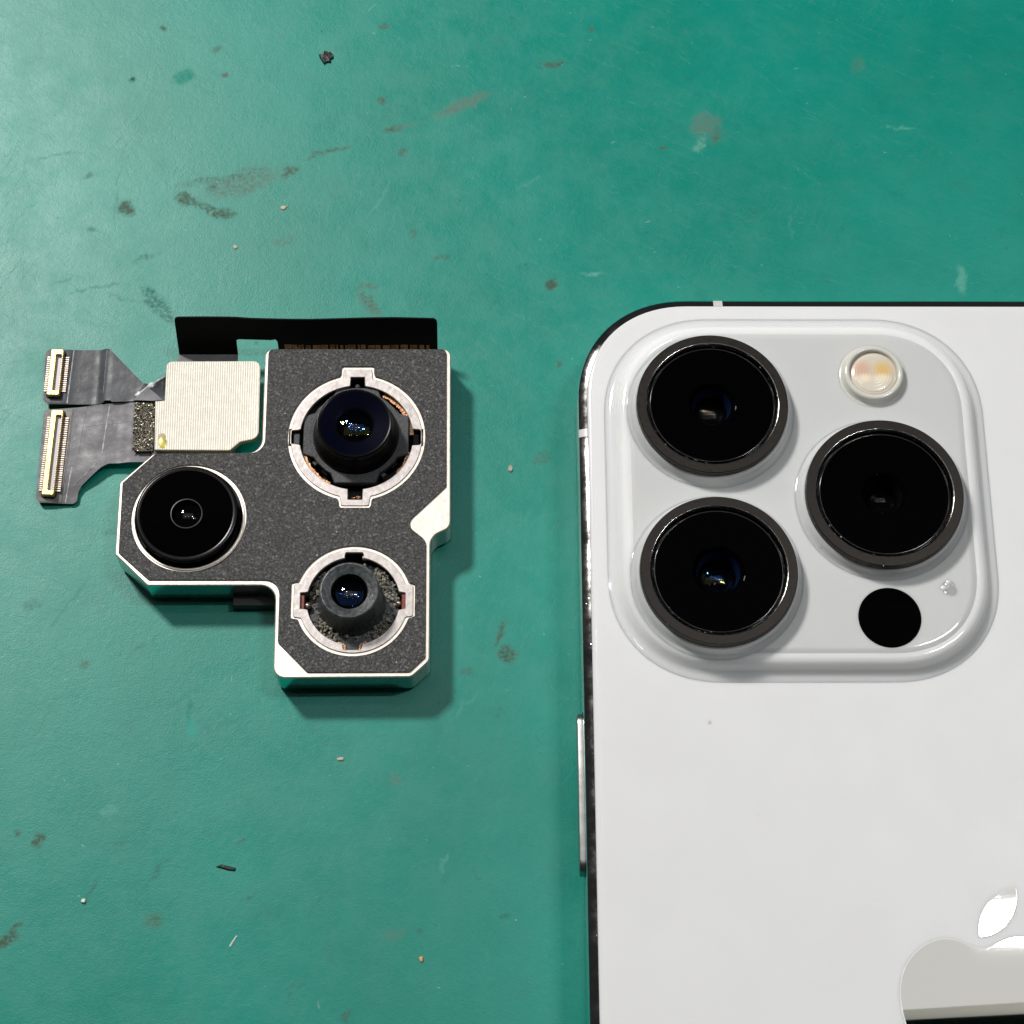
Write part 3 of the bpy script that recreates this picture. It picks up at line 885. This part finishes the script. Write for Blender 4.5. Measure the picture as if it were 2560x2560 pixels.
# main (upper right) lens
BX, BY = -15.66, 6.72
def holder_outline(cx, cy):
    pts = []
    for q in range(4):
        a = q * pi / 2
        for x, y in ((5.28, -2.05), (5.28, 2.05), (4.15, 2.45), (3.85, 2.95)):
            if q % 2:
                x, y = x * .985, y * 1.0
            pts.append((cx + x * cos(a) - y * sin(a), cy + x * sin(a) + y * cos(a), .12))
        pts.append((cx + 2.95 * cos(a) - 3.85 * sin(a), cy + 2.95 * sin(a) + 3.85 * cos(a), .12))
        pts.append((cx + 2.45 * cos(a) - 4.15 * sin(a), cy + 2.45 * sin(a) + 4.15 * cos(a), .12))
    return round_poly(pts, 3)
V, F = prism(holder_outline(BX, BY), 3.3, 4.02, [circle(BX, BY, 4.15, 96)], ch=.08)
link('lens_holder', V, F, HOLDER, mod, 30)
V, F = lathe(BX, BY, [(4.6, 3.6), (4.32, 3.96), (4.30, 4.15), (4.22, 4.6), (4.12, 5.0), (3.92, 5.5), (3.78, 6.2), (3.70, 6.9), (3.64, 7.0), (3.55, 7.0), (3.40, 6.92), (2.0, 6.45), (1.75, 6.3), (1.72, 5.6)], 120)
barrel = link('lens_barrel', V, F, BLACK_GLOSS, mod, 40)
V, F = lathe(BX, BY, [(3.38, 6.915), (2.02, 6.46)], 96)
link('lens_bezel', V, F, plain('blue_black_bezel', (0.001, 0.0015, 0.007), .5, 0, .02), barrel)
for m_, rr, z0, h in ((EL_BLUE, 1.95, 6.4, .55), (EL_AMBER, 1.65, 6.25, .24), (EL_WHITE, 1.3, 6.1, .5), (EL_BLUE, 1.0, 5.8, .2)):
    V, F = lathe(BX, BY, dome(rr, z0, h, 14), 72)
    link('lens_element', V, F, m_, barrel, 80)
V, F = lathe(BX, BY, [(1.73, 5.62), (0, 5.4)], 48); link('lens_floor', V, F, BLACK_FLOOR, barrel, 40)
# coil and clip pieces seen in the gap round the holder
def arc_strip(cx, cy, r0, r1, a0, a1, z0, z1, n=14, jag=0.0):
    V, F = [], []
    for i in range(n + 1):
        t = radians(a0 + (a1 - a0) * i / n)
        j = rnd.uniform(-jag, jag)
        for r, z in ((r0 + j, z0), (r1, z0), (r1, z1), (r0 + j, z1)):
            V.append((cx + r * cos(t), cy + r * sin(t), z))
    for i in range(n):
        for k in range(4):
            l = (k + 1) % 4
            F.append((4 * i + k, 4 * i + l, 4 * i + 4 + l, 4 * i + 4 + k))
    F.append((3, 2, 1, 0)); F.append((4 * n, 4 * n + 1, 4 * n + 2, 4 * n + 3))
    return V, F
for a0, a1 in ((27, 62), (196, 242), (318, 345), (5, 22)):
    V, F = arc_strip(*MC, 5.35, 5.75, a0, a1, 3.3, 3.75, 16, .08)
    link('coil_edge', V, F, COPPER if a1 - a0 > 25 else TRACE, mod, 30)
for a, dr in ((45, 4.75), (135, 4.8), (225, 4.85), (315, 4.85)):
    for k, (off, w) in enumerate(((-.9, .5), (.55, .9))):
        t = radians(a)
        cx, cy = BX + dr * cos(t) - off * sin(t), BY + dr * sin(t) + off * cos(t)
        bx = round_poly([(cx + u * cos(t) - v * sin(t), cy + u * sin(t) + v * cos(t), .05) for u, v in ((-.22, -w / 2), (.22, -w / 2), (.22, w / 2), (-.22, w / 2))], 3)
        V, F = prism(bx, 2.9, 3.45, ch=.06)
        link('spring_clip', V, F, BLACK_GLOSS if k else HOLDER, mod, 30)
V, F = box(-21.9, -21.3, 5.75, 6.95, 2.3, 3.9, c=.06); link('stop_block', V, F, HOLDER, mod, 30)
V, F = box(-9.95, -9.35, 5.7, 6.9, 2.3, 3.8, c=.06); link('stop_block', V, F, BLACK_GLOSS, mod, 30)
V, F = chips(9, lambda: (MC[0] + rnd.uniform(-.6, .6), MC[1] - 6.35 + rnd.uniform(-.2, .2), 3.5), .2)
o = link('solder_beads', V, F, COPPER, mod, 60); o['kind'] = 'stuff'
V, F = lathe(-15.62, 12.15, [(.28, 3.6), (.22, 3.9), (0, 3.98)], 16); link('post', V, F, HOLDER, mod, 60)

# wide (lower left) lens
UX, UY = -32.0, -2.33
V, F = lathe(UX, UY, [(4.55, 2.8), (4.55, 4.6), (4.98, 4.75), (5.03, 4.85), (5.03, 5.36), (4.98, 5.44), (4.85, 5.50), (4.70, 5.505), (4.60, 5.485), (3.6, 5.46), (1.62, 5.42), (1.48, 5.38), (1.45, 4.9)], 140)
wide = link('lens_barrel', V, F, GLASS_BLACK, mod, 4)
V, F = lathe(UX, UY, [(4.97, 5.445), (4.86, 5.512), (4.70, 5.517), (4.56, 5.485)], 140)
link('lens_rim', V, F, plain('dark_rim', (0.008, 0.008, 0.009), .22, 0, .16), wide, 50)
V, F = lathe(UX, UY, [(1.58, 5.418), (1.54, 5.435), (1.48, 5.43), (1.44, 5.3)], 80)
link('aperture_ring', V, F, plain('aperture_grey', (0.010, 0.0095, 0.009), .35, .2), wide, 60)
for m_, rr, z0, h in ((EL_WHITE, 1.43, 5.05, .5), (EL_WHITE, 1.0, 4.95, .2)):
    V, F = lathe(UX, UY, dome(rr, z0, h, 14), 64)
    link('lens_element', V, F, m_, wide, 80)
V, F = lathe(UX, UY, [(1.46, 4.92), (0, 4.7)], 48); link('lens_floor', V, F, BLACK_FLOOR, wide, 40)
V, F = arc_strip(*WC, 4.75, 5.15, 196, 216, 3.2, 3.9, 6, .12); link('glue_gap', V, F, BLACK_MATTE, mod, 30)

# tele (lower right) lens, dusty, with lint round its barrel
QX, QY = -15.78, -10.93
V, F = lathe(QX, QY, [(3.45, 2.7), (3.25, 3.2), (3.05, 4.0), (2.96, 5.0), (2.93, 6.0), (2.90, 6.9), (2.86, 7.08), (2.76, 7.18), (2.66, 7.19), (1.80, 6.80), (1.76, 6.7), (1.74, 6.2)], 110)
tele = link('lens_barrel', V, F, DUSTY, mod, 22)
V, F = lathe(QX, QY, [(1.75, 6.66), (1.70, 6.50), (1.56, 6.25), (1.55, 5.6)], 80)
link('lens_bezel', V, F, BLACK_GLOSS, tele, 40)
V, F = lathe(QX, QY, [(1.6, 5.65), (0, 5.5)], 48); link('lens_floor', V, F, BLACK_FLOOR, tele, 40)
for m_, rr, z0, h in ((EL_WHITE, 1.58, 6.25, .5), (EL_WHITE, 1.3, 6.1, .25), (EL_BLUE, 1.35, 6.2, .1), (EL_AMBER, .9, 5.9, .4)):
    V, F = lathe(QX, QY, dome(rr, z0, h, 14), 64)
    link('lens_element', V, F, m_, tele, 80)
V, F = prism(circle(*TC, 4.4, 60), 2.6, 3.0, [circle(QX, QY, 3.2, 60)], ch=.05); link('lens_holder', V, F, DUSTY, mod, 30)
def lint_at():
    while True:
        a = rnd.uniform(0, 2 * pi); r = rnd.uniform(3.25, 4.4)
        x, y = TC[0] + r * cos(a), TC[1] + r * sin(a)
        d = math.degrees(a) % 360
        if hypot(x - QX, y - QY) > 3.2 and (205 < d < 250 or 5 < d < 60 or 130 < d < 172 or 300 < d < 335 or rnd.random() < .12):
            return x, y, rnd.uniform(3.0, 3.55)
V, F = chips(560, lint_at, .17)
o = link('lint', V, F, LINT, mod, 60); o['kind'] = 'stuff'
V, F = box(-20.75, -20.3, -12.0, -10.25, 2.6, 4.0, c=.06); link('contact_pad', V, F, RED, mod, 30)
V, F = box(-10.85, -10.42, -11.95, -10.15, 2.6, 4.05, c=.06); link('contact_pad', V, F, RED, mod, 30)
V, F = box(-16.25, -14.85, -16.05, -15.1, 2.6, 4.0, c=.1); link('stop_block', V, F, HOLDER, mod, 30)
for pts in ([(-16.95, -15.2), (-16.3, -15.45), (-16.3, -15.95)], [(-14.2, -15.1), (-14.8, -15.45), (-14.8, -15.95)], [(-11.5, -13.9), (-11.15, -13.2), (-10.95, -13.35)]):
    w = .1
    V, F = [], []
    for a, b in zip(pts[:-1], pts[1:]):
        d = (Vector(b) - Vector(a)).normalized(); nn = Vector((-d.y, d.x)) * w
        loft([(a[0] + nn.x, a[1] + nn.y), (a[0] - nn.x, a[1] - nn.y), (b[0] - nn.x, b[1] - nn.y), (b[0] + nn.x, b[1] + nn.y)], [(0, 3.5), (0, 4.05 + .01 * len(V))], V=V, F=F)
    link('copper_clip', V, F, COPPER, mod, 30)
for x, y, r in ((-20.0, -11.25, .36), (-11.15, -11.0, .28)):
    V, F = lathe(x, y, [(r, 3.3)] + dome(r, 3.5, r * .8, 6), 20); link('solder_bead', V, F, SOLDER, mod, 60)
V, F = box(-14.75, -14.3, -6.55, -6.25, 3.6, 4.05, c=.06); link('copper_clip', V, F, GOLD_PALE, mod, 30)

# ---------------------------------------------------------------- cables of the module
# standing black ribbon behind the housing
def wall_y(z):
    return 17.1 + (z - 1.3) * .35
RW = [(-34.25, 1.15), (-28.2, 1.15), (-28.2, 3.1), (-27.9, 3.22), (-24.6, 3.1), (-24.2, 3.2), (-24.0, 2.9), (-23.95, .9), (-7.6, .9), (-7.58, 5.4), (-7.66, 5.75), (-7.95, 5.97),
      (-12.0, 6.0), (-17.2, 5.9), (-20.5, 5.86), (-26.6, 5.95), (-28.0, 6.05), (-33.8, 6.05), (-34.12, 5.95), (-34.24, 5.65)]
V2, F2 = sheet(RW, lambda x, y: 0.0, .14, .9)
V = [(x, wall_y(z) + .06 * sin(x * .35) * (z > 4) - t_, z) for x, z, t_ in V2]
rib = link('black_ribbon', V, F2, RIBBON_M, mod, 30)
V, F = box(-34.3, -28.2, 14.0, 17.15, .95, 1.15)
link('ribbon_foot', V, F, FLEX_L, mod, 30)
V, F = [], []
x = -23.3
while x < -7.75:
    w = rnd.choice((.22, .3, .5, .75))
    if x + w < -7.7:
        z1_ = 2.62 + rnd.uniform(-.05, .05)
        a = [(x, wall_y(1.5) - .16, 1.5), (x + w, wall_y(1.5) - .16, 1.5), (x + w, wall_y(z1_) - .16, z1_), (x, wall_y(z1_) - .16, z1_)]
        b = len(V); V += a + [(p, q + .03, r) for p, q, r in a]
        F += [tuple(b + i for i in f) for f in ((0, 1, 2, 3), (7, 6, 5, 4), (0, 4, 5, 1), (1, 5, 6, 2), (2, 6, 7, 3), (3, 7, 4, 0))]
    x += w + rnd.choice((.06, .1, .22))
link('ribbon_traces', V, F, TRACE, mod, 30)['kind'] = 'stuff'
# pale ridged shield plate
PP = round_poly([(-35.28, 15.56, .6), (-25.7, 15.62, .75), (-25.58, 7.0, .9), (-27.4, 6.6, .5), (-28.4, 5.66, .35), (-35.97, 5.71, .1), (-36.2, 11.08, .05), (-35.24, 11.15, .05)])
V, F = prism(PP, 1.9, 2.6, ch=.06)
shield = link('shield_plate', V, F, [SHIELD, plain('brown_gold_edge', (0.26, 0.20, 0.10), .45, .4)], mod, 30)
for p in shield.data.polygons:
    if abs(p.normal.z) < .5:
        p.material_index = 1
V, F = loft([(-35.2 + .36 * cos(t) * 1.0 - .2 * sin(t), 6.95 + .25 * cos(t) + .62 * sin(t)) for t in [2 * pi * i / 20 for i in range(20)]], [(0, 2.6), (.06, 2.63)])
V = [(x + .0, y - .45, z) for x, y, z in V]
link('yellow_dot', V, F, YELLOW, shield, 40)
V, F = lathe(-35.3, 7.1, [(.42, 2.6), (.3, 2.615), (0, 2.62)], 20); link('burn_mark', V, F, plain('burn', (0.42, 0.33, 0.20), .5), shield, 60)
# chips under the plate, closing the gap to the mat
V, F = box(-35.0, -28.6, 6.0, 15.0, .0, 1.9); link('sensor_block', V, F, BLACK_MATTE, mod, 30)
V, F = box(-36.4, -28.0, 4.2, 6.2, .55, 1.7, c=.08); link('flex_step', V, F, FLEX_D, mod, 30)
# dark glittering adhesive pad
PADO = [(-38.36, 11.28), (-36.36, 11.34), (-36.22, 8.5), (-36.22, 6.05), (-36.6, 5.9), (-37.86, 5.88), (-38.28, 6.2), (-38.42, 8.8)]
V, F = prism(PADO, 1.1, 1.85)
pad = link('adhesive_pad', V, F, GRIT_D, mod, 30)
inpad = lambda: (rnd.uniform(-38.35, -36.3), rnd.uniform(5.95, 11.25), 1.86)
V, F = chips(560, inpad, .10); link('dark_grit', V, F, GRIT_D, pad, 60)['kind'] = 'stuff'
V, F = chips(520, inpad, .095); link('gold_grit', V, F, GRIT_G, pad, 60)['kind'] = 'stuff'

def edge(x, a, b):
    t = max(0, min(1, (x - a) / (b - a)))
    return t * t * (3 - 2 * t)
UP = round_poly([(-48.05, 17.68, .55), (-41.8, 17.66, .3), (-41.35, 17.5, .4), (-37.75, 13.65, .5), (-36.6, 13.3, .6), (-34.6, 14.9, .1), (-34.6, 11.4, .1), (-38.4, 11.62, .1),
                 (-40.75, 11.55, .05), (-41.0, 11.72, .1), (-41.5, 11.72, .1), (-41.75, 11.5, .05), (-47.4, 11.5, .4), (-47.9, 12.0, .3)])
def zu(x, y):
    z = 1.0 + .55 * edge(x, -42.5, -41.4) - .12 * edge(x, -46.2, -44.5)
    d = (x + 36.9) * .8 + (y - 12.6) * -.5
    return z + .55 * math.exp(-(d / .55) ** 2) + .25 * edge(x, -38, -36)
V, F = sheet(UP, zu, .16, .45)
fu = link('upper_flex_cable', V, F, FLEX_D, mod, 25)
V, F = sheet([(-37.2, 12.9), (-36.3, 12.2), (-35.5, 11.4), (-36.6, 11.35), (-38.5, 11.45)], lambda x, y: 2.12 + .02 * (x + 37), .1, .5)
link('folded_flap', V, F, FLEX_L, fu, 25)
LOW = round_poly([(-47.75, 10.95, .3), (-43, 11.35, .3), (-38.3, 11.68, .1), (-35.0, 11.7, .1), (-34.9, 4.9, .1), (-37.7, 4.92, .2), (-40.8, 4.85, .6), (-41.5, 4.45, .6), (-43.4, 2.6, .5), (-43.72, 1.9, .3),
                  (-43.78, 1.0, .4), (-44.15, .72, .3), (-47.5, .74, .5), (-47.88, 1.3, .4)])
def zl(x, y):
    return .72 + .35 * edge(x, -44.2, -41.5) + .03 * sin(y * 1.7) * edge(x, -45, -43) + .25 * edge(x, -40, -38.5) - .3 * edge(3.8 - y, 0, 3) * edge(x, -47, -44.5)
V, F = sheet(LOW, zl, .16, .45)
fl_ = link('lower_flex_cable', V, F, FLEX_L, mod, 25)
# creases, stiffener edges and a painted fold highlight: pale ridges on the sheets
def ridge(pts, w, h, zf, mat, parent, name):
    V, F = [], []
    N = len(pts)
    for i, (x, y) in enumerate(pts):
        a = Vector(pts[max(0, i - 1)]); b = Vector(pts[min(N - 1, i + 1)])
        d = (b - a).normalized(); nn = Vector((-d.y, d.x))
        z = zf(x, y)
        ww = w * rnd.uniform(.6, 1.2)
        V += [(x + nn.x * ww, y + nn.y * ww, z - .02), (x, y, z + h), (x - nn.x * ww, y - nn.y * ww, z - .02)]
    for i in range(N - 1):
        F += [(3 * i, 3 * i + 1, 3 * i + 4, 3 * i + 3), (3 * i + 1, 3 * i + 2, 3 * i + 5, 3 * i + 4)]
    F += [(0, 2, 1), (3 * N - 3, 3 * N - 2, 3 * N - 1)]
    return link(name, V, F, mat, parent, 60)
PALE_CR_HL = plain('pale_crease_highlight', (0.62, 0.61, 0.62), .35, 0, .5, .2, 3.0)
DARK_CR = plain('grey_crease', (0.24, 0.24, 0.25), .4, 0, .5, .3, 3.0)
seg_ = lambda a, b, n=16: [(a[0] + (b[0] - a[0]) * i / n, a[1] + (b[1] - a[1]) * i / n) for i in range(n + 1)]
ridge(seg_((-41.05, 11.3), (-41.5, 5.9)), .09, .06, zl, PALE_CR_HL, fl_, 'crease')
ridge(seg_((-43.45, 11.2), (-43.95, 6.0)), .05, .03, zl, DARK_CR, fl_, 'crease')
ridge(seg_((-43.45, 11.25), (-41.1, 11.35)), .05, .03, zl, DARK_CR, fl_, 'crease')
ridge(seg_((-44.75, 11.1), (-45.15, .8)), .06, .04, zl, DARK_CR, fl_, 'crease')
ridge(seg_((-44.5, 4.6), (-44.95, .8)), .08, .05, zl, PALE_CR_HL, fl_, 'crease')
ridge(seg_((-44.2, 2.6), (-41.9, 4.9)), .12, .05, zl, DARK_CR, fl_, 'crease')
ridge(seg_((-43.3, 9.0), (-39, 9.4)), .05, .02, zl, DARK_CR, fl_, 'crease')
ridge(seg_((-45.15, 17.6), (-45.45, 11.6)), .08, .05, zu, PALE_CR_HL, fu, 'crease')
ridge(seg_((-38.4, 12.15), (-36.55, 13.25), 10), .34, .16, zu, PALE_CR_HL, fu, 'crease')  # bright highlight of the fold, painted as a wide pale ridge
ridge(seg_((-36.6, 13.2), (-35.4, 14.2), 6), .10, .05, zu, PALE_CR_HL, fu, 'crease')
ridge(seg_((-41.65, 17.5), (-41.75, 12.6)), .06, .03, zu, DARK_CR, fu, 'crease')

def connector(cx, cy, L_, W_c, tilt, z, n, parent, sl0, sl1):
    """board connector: gold shell, slot with floor, a row of contact feet along each side"""
    R_ = Matrix.Rotation(tilt, 2)
    def tr(V):
        return [(cx + (R_ @ Vector((x, y))).x, cy + (R_ @ Vector((x, y))).y, zz) for x, y, zz in V]
    h = L_ / 2; w = W_c / 2
    outer = round_poly([(-w, -h, .22), (w, -h, .22), (w, h, .22), (-w, h, .22)], 4)
    slot = round_poly([(sl0, -h + .55, .1), (sl1, -h + .55, .1), (sl1, h - .62, .1), (sl0, h - .62, .1)], 3)
    V, F = prism(outer, z, z + .62, [slot], ch=.1, hch=.05)
    c = link('connector', tr(V), F, GOLD, parent, 30)
    V, F = prism(inset(ccw(slot), -.02), z + .02, z + .2)
    link('slot_floor', tr(V), F, plain('slot_grey', (0.34, 0.32, 0.33), .4, .2), c, 30)
    V, F = [], []
    for i in range(n):
        y = -h + .7 + (L_ - 1.45) * i / (n - 1)
        p = (L_ - 1.45) / (n - 1) * .29
        box(w + .02, w + .5, y - p, y + p, z + .01, z + .14, V, F)
        box(-w - .36, -w - .02, y - p, y + p, z + .01, z + .14, V, F)
        box(sl1 - .0, sl1 + .1, y - p, y + p, z + .4, z + .66, V, F)
        box(-w + .12, -w + .42, y - p, y + p, z + .5, z + .645, V, F)
    link('contact_pins', tr(V), F, SOLDER, c, 30)['kind'] = 'stuff'
    V, F = prism(inset(ccw(outer), -.12), z - .02, z + .03)
    link('connector_foot', tr(V), F, BLACK_MATTE, c, 30)
    return c
for nm, o_, z_, par in (('upper', [(-48.0, 17.6, .5), (-45.3, 17.6, .1), (-45.55, 11.6, .1), (-47.35, 11.6, .4), (-47.82, 12.1, .3)], 1.01, fu),
                        ('lower', [(-47.68, 10.85, .3), (-44.85, 11.05, .1), (-45.3, .82, .1), (-47.5, .82, .5), (-47.82, 1.4, .4)], .73, fl_)):
    zf_ = zu if nm == 'upper' else zl
    V, F = sheet(round_poly(o_), lambda x, y: zf_(x, y) + .05, .06, .6)
    link('stiffener', V, F, FLEX_END if nm == 'lower' else FLEX_D, par, 25)
connector(-46.76, 14.81, 5.25, 1.36, radians(-1.6), 1.06, 17, fu, -.08, .52)
connector(-46.44, 6.0, 9.45, 1.30, radians(-2.0), .80, 34, fl_, -.05, .50)

# ---------------------------------------------------------------- bits lying on the mat
def bit(name, x, y, pts, h, mat, label, cat, group=None):
    V, F = loft([(x + a, y + b) for a, b in pts], [(0, 0.0), (-.02, h * .4), (.06, h)], True, True)
    o = link(name, V, F, mat, None, 40, loc=(x, y, 0))
    o['label'] = label; o['category'] = cat
    if group:
        o['group'] = group
    return o
def blob_pts(r, n=12, k=.3, sx=1.0, sy=1.0, rot=0.0):
    c, s = cos(rot), sin(rot)
    out = []
    for i in range(n):
        t = 2 * pi * i / n
        q = r * rnd.uniform(1 - k, 1 + k)
        a, b = q * sx * cos(t), q * sy * sin(t)
        out.append((a * c - b * s, a * s + b * c))
    return out
BLK = plain('black_residue', (0.008, 0.010, 0.010), .3, 0, .5, .4, 3.0, .05)
CRUMB = plain('beige_crumb', (0.50, 0.43, 0.33), .6, 0, .4, .3, 3.0)
ORANGE = plain('orange_crumb', (0.55, 0.33, 0.16), .6, 0, .4, .3, 3.0)
WHITE_B = plain('white_grain', (0.75, 0.75, 0.70), .4)
bit('residue_lump', -20.17, 53.79, blob_pts(.72, 14, .3), .25, BLK, 'round black lump of residue stuck on the mat above the module', 'residue')
bit('plastic_sliver', -27.2, -36.18, [(-.95, .02), (-.5, .22), (.2, .05), (.85, -.12), (.8, -.36), (.1, -.28), (-.5, -.1)], .22, BLK, 'small black sliver lying on the bare mat below the module', 'sliver')
bit('white_grain', -40.47, -39.4, blob_pts(.23, 10, .15), .26, WHITE_B, 'tiny round white grain on the mat near the lower left corner', 'grain')
bit('fibre_scrap', -26.35, -43.2, [(-.28, -.48), (-.14, -.5), (.42, .46), (.34, .5), (-.06, -.1)], .1, WHITE_B, 'thin white scrap lying slanted on the mat near the bottom edge', 'scrap')
bit('orange_crumb', -8.68, -44.9, blob_pts(.25, 9, .3, .8, 1.2), .18, ORANGE, 'tiny pale crumb on the mat to the left of the phone, near the bottom edge', 'crumb')
bit('beige_crumb', -.15, 4.7, blob_pts(.27, 9, .3, .9, 1.3, -.4), .2, CRUMB, 'beige crumb midway between the module and the phone lenses', 'crumb')
bit('beige_crumb', -16.7, -25.7, blob_pts(.26, 9, .3, 1.2, .8), .15, CRUMB, 'beige crumb just below the shadow of the module', 'crumb')
bit('beige_crumb', -29.15, 30.2, blob_pts(.24, 9, .3), .15, CRUMB, 'beige crumb on the mat above the black ribbon', 'crumb')
bit('beige_crumb', -24.2, 34.95, blob_pts(.3, 9, .3, 1.3, .8), .14, CRUMB, 'beige crumb beside the brown smear on the upper mat', 'crumb')

# ---------------------------------------------------------------- the shelf overhead, mirrored in the emblem
shelf = thing('overhead_shelf', (250, -100, 400), 'dark overhead shelf with a pale rim, mirrored in the emblem at the lower right corner', 'shelf')
V, F = loft([(109.0, -260), (420, -260), (420, 22.6), (109.0, 8.2)], [(0, 400), (0, 424)])
link('shelf_board', V, F, plain('black_board', (0.004, 0.004, 0.005), .5, 0, .2), shelf, 30)
V, F = loft([(104.5, 10.6), (104.5, 8.0), (108.9, 8.2), (420, 22.7), (420, 29.0)], [(0, 400), (0, 402)])
def make_diffuser():
    m, nt, b = M('translucent_rim')
    setp(b, color=(.5, .48, .45), rough=.5)
    tl = nt.nodes.new('ShaderNodeBsdfTranslucent'); tl.inputs[0].default_value = (.85, .82, .78, 1)
    mx = nt.nodes.new('ShaderNodeMixShader'); mx.inputs[0].default_value = .6
    nt.links.new(b.outputs[0], mx.inputs[1]); nt.links.new(tl.outputs[0], mx.inputs[2])
    nt.links.new(mx.outputs[0], nt.nodes['Material Output'].inputs['Surface'])
    return m
link('shelf_rim', V, F, make_diffuser(), shelf, 30)
